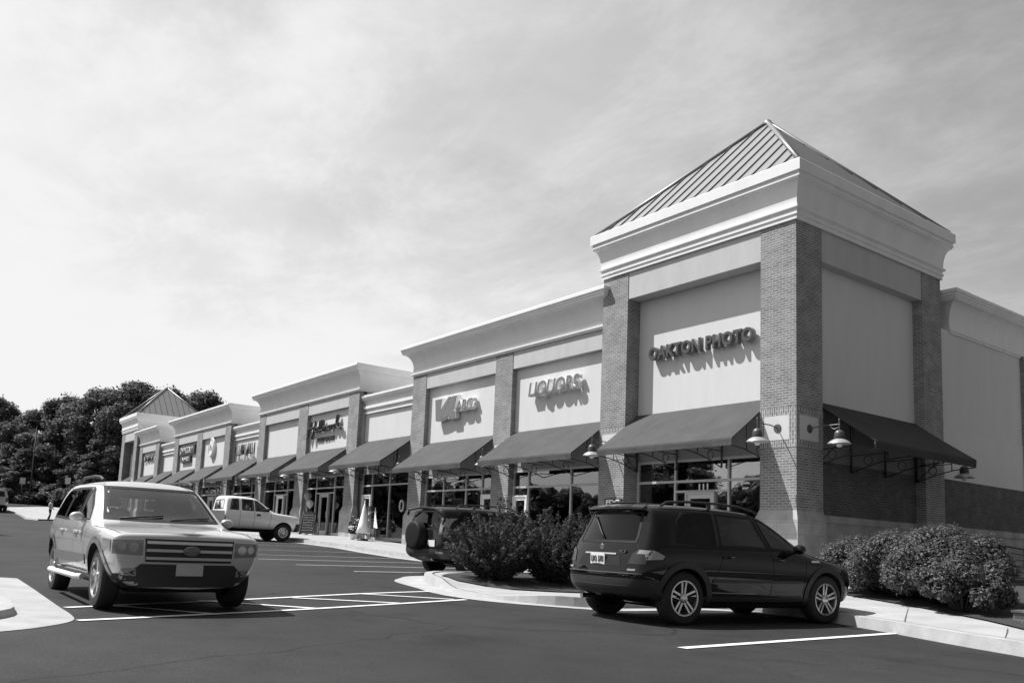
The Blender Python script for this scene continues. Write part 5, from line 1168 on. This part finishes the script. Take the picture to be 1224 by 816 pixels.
def tree(label, x, y, top, W_, kind='wide', key='a', n=24000, leaf=.27, group='trees behind the shops and across the road'):
    z = g(x) - .05; t = thing('tree', label, 'tree', (x, y, z), random.uniform(0, 6.28), group); H0 = 18.0
    if key not in TREE_CACHE:
        c, tr = tree_meshes(key, H0, H0 * .62 if kind != 'cone' else H0 * .55, hash(key) % 1 + sum(map(ord, key)), kind, n, leaf * (1 if kind == 'wide' else 1.0)); TREE_CACHE[key] = (c, tr)
    else:
        c, tr = [o.copy() for o in TREE_CACHE[key]]; COL.objects.link(c); COL.objects.link(tr)
    c.parent = t; tr.parent = t; s = (top - z) / max(v.co.z for v in c.data.vertices); w = W_ / (H0 * (.62 if kind != 'cone' else .55)); t.scale = (w, w, s); return t
tree('dark leafy tree rising alone at the left photo edge', -129.2, -5.2, 19.6, 10, key='b')
tree('tall tree with open top, left end of the tree line', -122.9, -.9, 17.2, 9, key='a')
tree('rounded tall tree second from the left in the tree line', -115.6, 2.1, 19.2, 12, key='b')
tree('broad tall tree in the middle of the tree line', -108.6, 4.9, 19.6, 12, key='c')
tree('tallest tree, straight behind the pyramid roof of the far tower', -103.8, 8.0, 20.2, 12, key='a')
tree('tall tree just right of the pyramid roof of the far tower', -115.6, 15.4, 22.3, 13, key='b')
tree('tall tree behind the pale oval sign block', -106.7, 17.7, 20.8, 12, key='c')
tree('lower tree at the right end of the tree line', -103.1, 19.9, 18.5, 11, key='a')
tree('dark cone shaped tree in front of the tree line near the small sign', -115.4, -2.86, 11.05, 8.6, 'cone', 'd')
tree('dark slim cone tree between the two small road signs', -115.5, 0, 13.8, 9.5, 'cone', 'e')
tree('dark cone tree at the foot of the tallest trees left of the far tower', -108.7, 2.8, 12.65, 9.5, 'cone', 'd')
tree('dark cone tree directly left of the far tower', -102.4, 4.4, 14.45, 9, 'cone', 'e')
tree('parking lot tree outside the left photo edge, its shade lying on the asphalt', -22.5, -20.0, 7.2, 6.0, key='a', group=None)
def mass(name, kind, boxes, n, leaf, seed, m):
    rng = np.random.default_rng(seed); pos = []
    for (x0, x1, y0, y1, z0, z1) in boxes:
        k = int(n * ((x1 - x0) + (y1 - y0)) / sum((b[1] - b[0]) + (b[3] - b[2]) for b in boxes)); nb = max(12, int(((x1 - x0) + (y1 - y0)) * 1.6))
        cs = np.column_stack([rng.uniform(x0, x1, nb), rng.uniform(y0, y1, nb), rng.uniform(z0, z1, nb)]); rs = rng.uniform(1.8, 3.6, nb)
        p, q = blob_cloud(cs, rs, k, rng, 1.0); pos.append((p, q))
    o = leaves(name, np.concatenate([a for a, _ in pos]), np.concatenate([b for _, b in pos]), leaf, m, None, 1.4, rng); o['kind'] = 'stuff'; return o
mass('woods', 'stuff', [(-150, -126, -4, 62, 4, 11), (-150, -126, -30, -4, 3, 6), (-122, -104, 34, 60, 4, 11), (-127, -120, -6, 30, 3, 9)], 90000, .6, 5, M_LEAFD)
mass('far_woods', 'stuff', [(-125, -105, -95, -24, 2, 9.5), (-125, -10, -95, -80, 0, 8.5)], 90000, 1.1, 6, M_LEAFD)

def shrub_spiky(label, x, y, z, Rr, H, seed, n=130, parent_group='spiky shrubs on the island'):
    rng = np.random.default_rng(seed); t = thing('shrub', label, 'shrub', (x, y, z), 0, parent_group); P = []; NN = []; bm = BM()
    for i in range(n):
        a = rng.uniform(0, 2 * math.pi); lean = rng.uniform(.05, 1.0) ** .8; L_ = H * rng.uniform(.55, 1.12) * (1 - .25 * lean)
        d = np.array([math.cos(a) * lean * Rr / H * 1.15, math.sin(a) * lean * Rr / H * 1.15, 1.0]); d /= np.linalg.norm(d)
        base = np.array([math.cos(a) * .22 * lean, math.sin(a) * .22 * lean, -.03]); k = 9; pts = []
        bend = rng.normal(size=3) * .10
        for j in range(k + 1):
            q = j / k; pts.append(base + d * L_ * q + bend * q * q + np.array([math.cos(a), math.sin(a), -.35]) * .18 * lean * q * q)
        if i % 2 == 0: tube(bm, pts[::3], [.010, .008, .006, .003], 4)
        m_ = int(165 * L_ / H); q = rng.uniform(.12, 1.0, m_) ; idx = np.clip((q * k).astype(int), 0, k - 1); fr = q * k - idx
        pa = np.array(pts); pos = pa[idx] * (1 - fr)[:, None] + pa[idx + 1] * fr[:, None]; off = unit(m_, rng) * (.04 + .05 * (1 - q))[:, None]
        pos = pos + off; nr = off / np.linalg.norm(off, axis=1, keepdims=True) + np.array([0, 0, .7]) + rng.normal(size=(m_, 3)) * .4
        P.append(pos); NN.append(nr / np.linalg.norm(nr, axis=1, keepdims=True))
    mk('stems', bm, M_BARK, t); leaves('foliage', np.concatenate(P), np.concatenate(NN), .034, M_LEAFB, t, 2.2, rng); return t
shrub_spiky('spiky dark shrub at the tip of the island, in front of the spare wheel SUV', -1.25, -8.35, S(-1.25, -8.35) + .02, 1.30, 1.52, 21, 190)
shrub_spiky('spiky dark shrub in the middle of the island row', -1.05, -7.05, S(-1.05, -7.05) + .02, 1.25, 1.50, 22, 170)
shrub_spiky('spiky dark shrub nearest the tower wall, left of the parked black SUV', -.75, -5.75, S(-.75, -5.75) + .02, 1.35, 1.66, 23, 190)
def shrub_round(label, x, y, z, Rr, H, seed, n=64000, m=None, leaf=.031, grp='leafy rounded shrubs beside the parked black SUV'):
    rng = np.random.default_rng(seed); t = thing('shrub', label, 'shrub', (x, y, z), 0, grp); cs, rs = [], []
    for i in range(80):
        a = rng.uniform(0, 2 * math.pi); e = math.sqrt(rng.uniform(0, 1)) * Rr * .78; zz = H * (.02 + .80 * math.sqrt(max(0, 1 - (e / Rr) ** 2)) * rng.uniform(.35, 1.0))
        cs.append((math.cos(a) * e, math.sin(a) * e, zz)); rs.append(Rr * rng.uniform(.12, .24))
    pos, nr = blob_cloud(cs, rs, n, rng, .9, .6); keep = pos[:, 2] > .015; pos, nr = pos[keep], nr[keep]
    # a few shoots standing out of the outline
    k = 500; c = np.array(cs)[rng.integers(0, len(cs), k)]; d = unit(k, rng); d[:, 2] = abs(d[:, 2]); sh = c + d * Rr * rng.uniform(.12, .27, k)[:, None]
    pos = np.concatenate([pos, sh]); nr = np.concatenate([nr, d])
    leaves('foliage', pos, nr, leaf, m or M_LEAFH, t, 1.7, rng)
    bm = BM()
    for i in range(26):
        c = cs[i]; tube(bm, [(c[0] * .15, c[1] * .15, -.03), (c[0] * .5, c[1] * .5, c[2] * .45), c], [.014, .010, .004], 5)
    mk('stems', bm, M_BARK, t); return t
shrub_round('rounded leafy shrub right in front of the bonnet of the parked black SUV', 3.95, -3.1, S(3.95, -3.1) + .02, 1.25, 1.2, 31)
shrub_round('full leafy shrub, second of the row below the shaded side awning', 4.85, -3.72, S(4.85, -3.72) + .02, 1.25, 1.32, 32)
shrub_round('tallest leafy shrub of the row, pale flecked leaves, left of the railing', 5.65, -4.25, S(5.65, -4.25) + .02, 1.2, 1.38, 33)
shrub_round('leafy shrub nearest the small brick pier', 6.4, -5.2, S(6.4, -5.2) + .02, .8, .92, 34, 34000)
for i, (x, y, r_, h_, lab) in enumerate([(-121.8, -3.4, 2.4, 1.6, 'round clipped bush under the cone trees, far left'), (-116.8, 0, 2.6, 1.8, 'wide low bush beside the small road sign'), (-115.1, 2.3, 3.2, 2.4, 'dark wide bush behind the walking person'), (-109.5, 3.4, 2.6, 2.2, 'dark bush left of the far pale car')]):
    shrub_round(lab, x, y, g(x) - .05, r_, h_, 50 + i, 3500, M_LEAFD, .22, 'far bushes below the trees')

# ------------------------------------------------------------------ street furniture and small things
def road_sign(label, x, y, top, w=.62):
    z = g(x); t = thing('road_sign', label, 'sign', (x, y, z)); bm = BM(); tube(bm, [(0, 0, -.2), (0, 0, top - z)], .04, 8); mk('post', bm, M_DGREY, t)
    bm = BM(); box(bm, .045, .065, -w / 2, w / 2, top - z - .8, top - z); mk('sign_plate', bm, M_LGREY, t); return t
road_sign('small pale road sign on a thin post before the dark cone tree, farther left', -108.0, -3.59, 6.51)
road_sign('small pale road sign on a thin post behind the pale far car', -102.8, .7, 6.67)
t = thing('street_lamp', 'thin tall lamp post with flat head among the left trees', 'street lamp', (-107.5, -2.7, g(-107.5)))
bm = BM(); tube(bm, [(0, 0, -.3), (0, 0, 10.7)], [.10, .06], 8); mk('pole', bm, M_DGREY, t)
bm = BM(); hexa(bm, [(-.35, -.9, 10.6), (.35, -.9, 10.6), (.35, .9, 10.6), (-.35, .9, 10.6), (-.28, -.8, 10.8), (.28, -.8, 10.8), (.28, .8, 10.8), (-.28, .8, 10.8)]); mk('lamp_head', bm, M_DGREY, t)

def skin_person(label, loc, rz, joints, edges, radii, mats, zsplit):
    t = thing('person', label, 'person', loc, rz); me = bpy.data.meshes.new('s'); me.from_pydata(joints, edges, []); me.update()
    o = bpy.data.objects.new('s', me); COL.objects.link(o); o.modifiers.new('k', 'SKIN'); sb = o.modifiers.new('ss', 'SUBSURF'); sb.levels = 2; sb.render_levels = 2
    if not me.skin_vertices: pass
    for i, r in enumerate(radii): me.skin_vertices[0].data[i].radius = r if isinstance(r, tuple) else (r, r)
    me.skin_vertices[0].data[0].use_root = True
    ev = evaluated(o); bpy.data.objects.remove(o)
    for m in mats: ev.materials.append(m)
    for p in ev.polygons:
        p.use_smooth = True; p.material_index = zsplit(p.center)
    b = bpy.data.objects.new('body', ev); COL.objects.link(b); b.parent = t; return t
J = [(0, 0, .95), (0, .01, 1.15), (0, .02, 1.38), (0, .03, 1.50), (0, .05, 1.60), (0, .06, 1.70),
     (.19, .02, 1.40), (.24, -.02, 1.14), (.22, .14, .94), (.21, .20, .86), (-.19, .02, 1.40), (-.25, .0, 1.14), (-.20, .16, .98), (-.18, .22, .92),
     (.10, 0, .88), (.11, .10, .50), (.11, .02, .08), (.11, .16, .03), (-.10, 0, .88), (-.11, -.04, .50), (-.11, -.20, .10), (-.11, -.08, .03)]
E_ = [(0, 1), (1, 2), (2, 3), (3, 4), (4, 5), (2, 6), (6, 7), (7, 8), (8, 9), (2, 10), (10, 11), (11, 12), (12, 13), (0, 14), (14, 15), (15, 16), (16, 17), (0, 18), (18, 19), (19, 20), (20, 21)]
RD = [(.16, .12), (.14, .10), (.17, .11), .055, (.09, .10), (.085, .095), .065, .048, .036, .035, .065, .048, .036, .035, .09, .06, .045, .04, .09, .06, .045, .04]
M_SKIN = mat('skin', .32, .6); M_HAIR = mat('dark_hair', .03, .7); M_SHIRT = mat('pale_shirt', .75, .85); M_TROU = mat('dark_trousers', .03, .85)
def ps(c):
    if c.z < .10: return 3
    if c.z < .93 and abs(c.x) < .17: return 2
    if c.z > 1.66 or (c.z > 1.55 and c.y < .02): return 1
    if c.z > 1.47 or (abs(c.x) > .17 and c.z < 1.2): return 0
    return 4
skin_person('person walking on the far lot in a pale shirt and dark trousers', (-63.7, -6.95, g(-63.7)), R(-35), J, E_, RD, [M_SKIN, M_HAIR, M_TROU, M_BLACK, M_SHIRT], ps)

# railing, little brick pier
t = thing('railing', 'dark metal railing with thin horizontal bars beside the shaded wing', 'railing', (1.6, 9, .4)); bm = BM()
ys = [5.6, 7.2, 8.8, 10.4, 12.0]
for y in ys:
    pb = BM(); tube(pb, [(1.6, y, .2), (1.6, y, 1.62 - .045 * (y - 5.6))], .025, 8); mk('post', pb, M_IRON, t, world=True)
for k in range(7): tube(bm, [(1.6, ys[0], 1.60 - .17 * k), (1.6, ys[-1], 1.60 - .17 * k - .045 * 6.4)], .014 if k else .024, 6)
mk('rails', bm, M_IRON, t, world=True)
bm = BM(); zz = S(7.5, -6.05); box(bm, 7.42, 7.66, -6.0, -5.76, zz - .1, zz + .16); box(bm, 7.40, 7.68, -6.02, -5.74, zz + .162, zz + .19); box(bm, 7.662, 10.5, -5.98, -5.78, zz - .1, zz + .10)
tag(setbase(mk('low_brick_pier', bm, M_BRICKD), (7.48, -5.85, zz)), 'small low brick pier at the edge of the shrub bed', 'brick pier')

# goods outside the link shop, chalkboard and balloons
def lz(x, y): return S(x, y)
t = thing('closed_parasol', 'white folded cloth cone standing among the goods outside the link shop', 'parasol', (-21.9, -.55, lz(-21.9, -.55)))
bm = BM(); lathe(bm, [(0, 1.72), (.05, 1.60), (.12, 1.25), (.24, .70), (.34, .34), (.30, .33), (.05, .5)], 10)
for v in bm.verts:
    a = math.atan2(v.co.y, v.co.x); k = 1 + .22 * math.sin(a * 5); v.co.x *= k; v.co.y *= k
mk('cloth', bm, M_WHITE, t); bm = BM(); tube(bm, [(0, 0, 0), (0, 0, 1.82)], .02, 8); mk('pole', bm, M_LGREY, t); bm = BM(); lathe(bm, [(0, 0), (.26, 0), (.24, .06), (.05, .10), (0, .10)], 20); mk('base', bm, M_DGREY, t)
t = thing('garden_flag', 'small white pennant on a leaning stick beside the folded cloth cone', 'flag', (-21.2, -.45, lz(-21.2, -.45)))
bm = BM(); tube(bm, [(0, 0, 0), (.12, .02, 1.5)], .014, 6); mk('stick', bm, M_GREY, t); bm = BM()
a = [bm.verts.new(p) for p in ((.11, -.004, 1.42), (.07, -.004, .62), (.48, -.03, .58))]; b = [bm.verts.new(v.co + Vector((0, .012, 0))) for v in a]
bm.faces.new(a); bm.faces.new(b[::-1]); [bm.faces.new((a[i], a[(i + 1) % 3], b[(i + 1) % 3], b[i])) for i in range(3)]; mk('cloth', bm, M_WHITE, t)
def pot(label, x, y, s, seed, m=M_LEAFB, potm=M_LGREY):
    t = thing('flower_pot', label, 'flower pot', (x, y, lz(x, y)), 0, 'potted plants outside the link shop'); bm = BM(); lathe(bm, [(0, .0), (.15 * s, 0), (.20 * s, .32 * s), (.22 * s, .32 * s), (.22 * s, .37 * s), (.18 * s, .37 * s), (.17 * s, .30 * s), (0, .30 * s)], 18); mk('pot', bm, potm, t, smooth=40)
    rng = np.random.default_rng(seed); p, q = blob_cloud([(0, 0, .62 * s), (.1 * s, .05, .5 * s), (-.1 * s, 0, .52 * s)], [.26 * s, .2 * s, .2 * s], 260, rng); leaves('foliage', p, q, .07, m, t, 1.5, rng)
    p, q = blob_cloud([(0, 0, .66 * s)], [.27 * s], 60, rng, 1, 1); leaves('blossoms', p, q, .06, M_WHITE, t, 1.1, rng)
pot('tall potted plant with pale blossoms by the door of the link shop', -24.0, .1, 1.15, 1); pot('pale pot of flowers left of the folded cloth cone', -23.2, -.25, 1.0, 2); pot('low pot of flowers at the foot of the folded cloth cone', -22.6, -.75, .7, 3, potm=M_WHITE)
t = thing('display_rack', 'pale wire display rack with small goods against the link shop window', 'rack', (-22.9, .28, lz(-22.9, .28))); bm = BM()
for x in (-.35, .35):
    tube(bm, [(x, -.15, 0), (x, -.15, 1.35)], .014, 6); tube(bm, [(x, .15, 0), (x, .15, 1.35)], .014, 6)
for k in range(4): box(bm, -.37, .37, -.17, .17, .25 + k * .34, .27 + k * .34)
mk('frame', bm, M_LGREY, t); bm = BM(); rn = random.Random(3)
for k in range(4):
    x = -.33
    while x < .25: w_ = rn.uniform(.06, .14); box(bm, x, x + w_, -.13, .1, .272 + k * .34, .272 + k * .34 + rn.uniform(.1, .26), rn.choice((0, 1, 2))); x += w_ + .02
mk('goods', bm, [M_WHITE, M_GREY, M_DGREY], t)
t = thing('chalkboard', 'dark chalkboard stand with scribbled lines outside the script letters shop', 'chalkboard', (-28.2, -.35, lz(-28.2, -.35)), R(30)); bm = BM()
hexa(bm, [(-.40, -.22, .06), (.40, -.22, .06), (.40, -.19, .06), (-.40, -.19, .06), (-.40, -.03, 1.18), (.40, -.03, 1.18), (.40, .0, 1.18), (-.40, .0, 1.18)]); mk('board', bm, M_BLACK, t)
bm = BM()
for sx in (-.41, .38): tube(bm, [(sx + .015, -.24, 0), (sx + .015, -.02, 1.22)], .02, 6); tube(bm, [(sx + .015, .30, 0), (sx + .015, .03, 1.20)], .02, 6)
mk('frame', bm, M_DGREY, t); bm = BM(); rn = random.Random(4)
for k in range(7):
    q = .18 + k * .13; z = .06 + q * 1.0; y = -.22 + .19 * (z - .06) / 1.12 - .012; x = -.32
    while x < .28: w_ = rn.uniform(.05, .16); tube(bm, [(x, y, z), (x + w_ * .5, y, z + rn.uniform(-.02, .03)), (x + w_, y, z)], .006, 4); x += w_ + .04
mk('chalk_marks', bm, M_LGREY, t)
t = thing('balloon_post', 'pale round balloons tied to a thin post beside the chalkboard', 'balloons', (-29.0, -.2, lz(-29.0, -.2)))
bm = BM(); tube(bm, [(0, 0, 0), (.0, 0, 1.75)], .018, 6); lathe(bm, [(0, 0), (.17, 0), (.15, .05), (0, .06)], 16); mk('post', bm, M_LGREY, t)
for dx, dz, r_ in ((.02, 2.0, .21), (.36, 1.60, .20)):
    bm = BM(); lathe(bm, [(0, -r_ * 1.25), (.03, -r_ * 1.15), (r_ * .62, -r_ * .7), (r_ * .97, -.02), (r_ * .93, r_ * .42), (r_ * .55, r_ * .88), (0, r_ * 1.02)], 20, (dx, 0, dz)); tube(bm, [(dx, 0, dz - r_ * 1.2), (0, 0, 1.4)], .005, 4); mk('balloon', bm, M_LGREY if dx > .1 else M_GREY, t, smooth=True)
# posters inside the windows
def poster(label, x0, x1, z0, z1, y, m):
    bm = BM(); box(bm, x0, x1, y, y + .006, z0, z1); return tag(setbase(mk('window_poster', bm, m), ((x0 + x1) / 2, y, z0)), label, 'poster')
poster('large pale paper poster high in the link shop window', -22.7, -22.05, 2.35, 3.15, .76, M_WHITE); poster('small pale paper poster beside the large one in the link shop window', -23.3, -22.8, 2.2, 2.75, .76, M_LGREY)
t = thing('wreath', 'pale ring wreath hung in the right pane of the link shop', 'wreath', (-20.7, .68, 2.5)); bm = BM()
tube(bm, [(-20.7 + .17 * math.cos(a), .675, 2.45 + .24 * math.sin(a)) for a in [k * math.pi / 10 for k in range(20)]], .045, 6, closed=True); mk('ring', bm, M_LGREY, t, world=True)

# ------------------------------------------------------------------ sky, sun, camera
w = bpy.data.worlds.new('World'); scene.world = w; w.use_nodes = True; N, L = w.node_tree.nodes, w.node_tree.links; bg = N['Background']
SK = N.new('ShaderNodeTexSky'); SK.sky_type = 'NISHITA'; SK.sun_disc = False; SK.sun_elevation = R(55.8); SK.sun_rotation = math.atan2(-.62, -.56); SK.dust_density = 2.2; SK.air_density = 1.0
bw = N.new('ShaderNodeRGBToBW'); L.new(SK.outputs[0], bw.inputs[0])
def math_(op, a, b=None, c=None):
    n = N.new('ShaderNodeMath'); n.operation = op
    for i, v in enumerate((a, b, c)):
        if v is None: continue
        if isinstance(v, (int, float)): n.inputs[i].default_value = v
        else: L.new(v, n.inputs[i])
    return n.outputs[0]
tc = N.new('ShaderNodeTexCoord'); sp = N.new('ShaderNodeSeparateXYZ'); L.new(tc.outputs['Generated'], sp.inputs[0])
zc = math_('MAXIMUM', sp.outputs[2], .03); zz = math_('ADD', zc, .10)
cx_ = math_('DIVIDE', sp.outputs[0], zz); cy_ = math_('DIVIDE', sp.outputs[1], zz); cv = N.new('ShaderNodeCombineXYZ'); L.new(cx_, cv.inputs[0]); L.new(cy_, cv.inputs[1])
def cnoise(scale, rot, st, detail=8, rough=.62, dist=.6):
    mp = N.new('ShaderNodeMapping'); mp.inputs['Rotation'].default_value = (0, 0, R(rot)); mp.inputs['Scale'].default_value = st; L.new(cv.outputs[0], mp.inputs[0])
    n = N.new('ShaderNodeTexNoise'); n.inputs['Scale'].default_value = scale; n.inputs['Detail'].default_value = detail; n.inputs['Roughness'].default_value = rough; n.inputs['Distortion'].default_value = dist
    L.new(mp.outputs[0], n.inputs['Vector']); return n.outputs[0]
def ramp(v, a, b, lo=0.0, hi=1.0):
    r = N.new('ShaderNodeMapRange'); r.interpolation_type = 'SMOOTHSTEP'; r.inputs['From Min'].default_value = a; r.inputs['From Max'].default_value = b; r.inputs['To Min'].default_value = lo; r.inputs['To Max'].default_value = hi; L.new(v, r.inputs['Value']); return r.outputs[0]
cl = math_('ADD', math_('MULTIPLY', ramp(cnoise(.62, 20, (1, 1.15, 1), 9, .60, .25), .36, .70), .55), math_('MULTIPLY', ramp(cnoise(1.9, 28, (.8, 1.25, 1), 10, .70, .35), .40, .72), .40))
bank = math_('MULTIPLY', ramp(cnoise(.85, 65, (1, 1, 1), 9, .58, .2), .42, .60), ramp(sp.outputs[2], .30, .06))   # a brighter cloud bank low down
cl = math_('ADD', cl, math_('MULTIPLY', bank, .55))
# the sky is paler on the sun's side and towards the horizon
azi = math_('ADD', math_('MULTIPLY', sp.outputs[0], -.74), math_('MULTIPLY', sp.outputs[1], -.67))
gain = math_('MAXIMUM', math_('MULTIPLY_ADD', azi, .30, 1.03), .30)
xg = ramp(sp.outputs[0], -.25, .55, 1.0, .55)   # sky dimmed on the unseen right side to keep the shaded wall dark
SKY_GAIN, CLOUD = 1.32, 2.6
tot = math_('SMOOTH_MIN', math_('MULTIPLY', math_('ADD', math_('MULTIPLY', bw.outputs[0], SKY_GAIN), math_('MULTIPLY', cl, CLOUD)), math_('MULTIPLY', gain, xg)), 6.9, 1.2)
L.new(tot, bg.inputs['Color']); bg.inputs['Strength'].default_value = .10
sl = bpy.data.lights.new('Sun', 'SUN'); sl.energy = 5.0; sl.angle = R(.53); so = bpy.data.objects.new('Sun', sl); COL.objects.link(so)
so.rotation_euler = SUN_DIR.to_track_quat('-Z', 'Y').to_euler(); so.location = (-20, -20, 40)
cd = bpy.data.cameras.new('Camera'); co = bpy.data.objects.new('Camera', cd); COL.objects.link(co); scene.camera = co
cd.sensor_width = 36; cd.sensor_fit = 'HORIZONTAL'; cd.lens = 1016.698 / 1224 * 36; cd.shift_x = (612 - 578.949) / 1224; cd.shift_y = (520.034 - 408) / 1224; cd.clip_start = .1; cd.clip_end = 3000
a, b, r_ = R(54.5159), R(7.1934), R(2.5467)
F_ = Vector((-math.sin(a) * math.cos(b), math.cos(a) * math.cos(b), math.sin(b))); R_ = Vector((math.cos(a), math.sin(a), 0)); U_ = R_.cross(F_)
R2 = math.cos(r_) * R_ + math.sin(r_) * U_; U2 = -math.sin(r_) * R_ + math.cos(r_) * U_
M4 = Matrix((R2, U2, -F_)).transposed().to_4x4(); M4.translation = Vector((12.7508, -18.7609, .95)); co.matrix_world = M4
vs = scene.view_settings; vs.view_transform = 'Standard'; vs.look = 'None'; vs.exposure = 0.4; vs.gamma = 1.0; vs.use_curve_mapping = False
scene.render.engine = 'CYCLES'; cy = scene.cycles; cy.max_bounces = 8; cy.transparent_max_bounces = 12; cy.use_denoising = True; cy.caustics_reflective = False; cy.caustics_refractive = False; cy.sample_clamp_indirect = 6
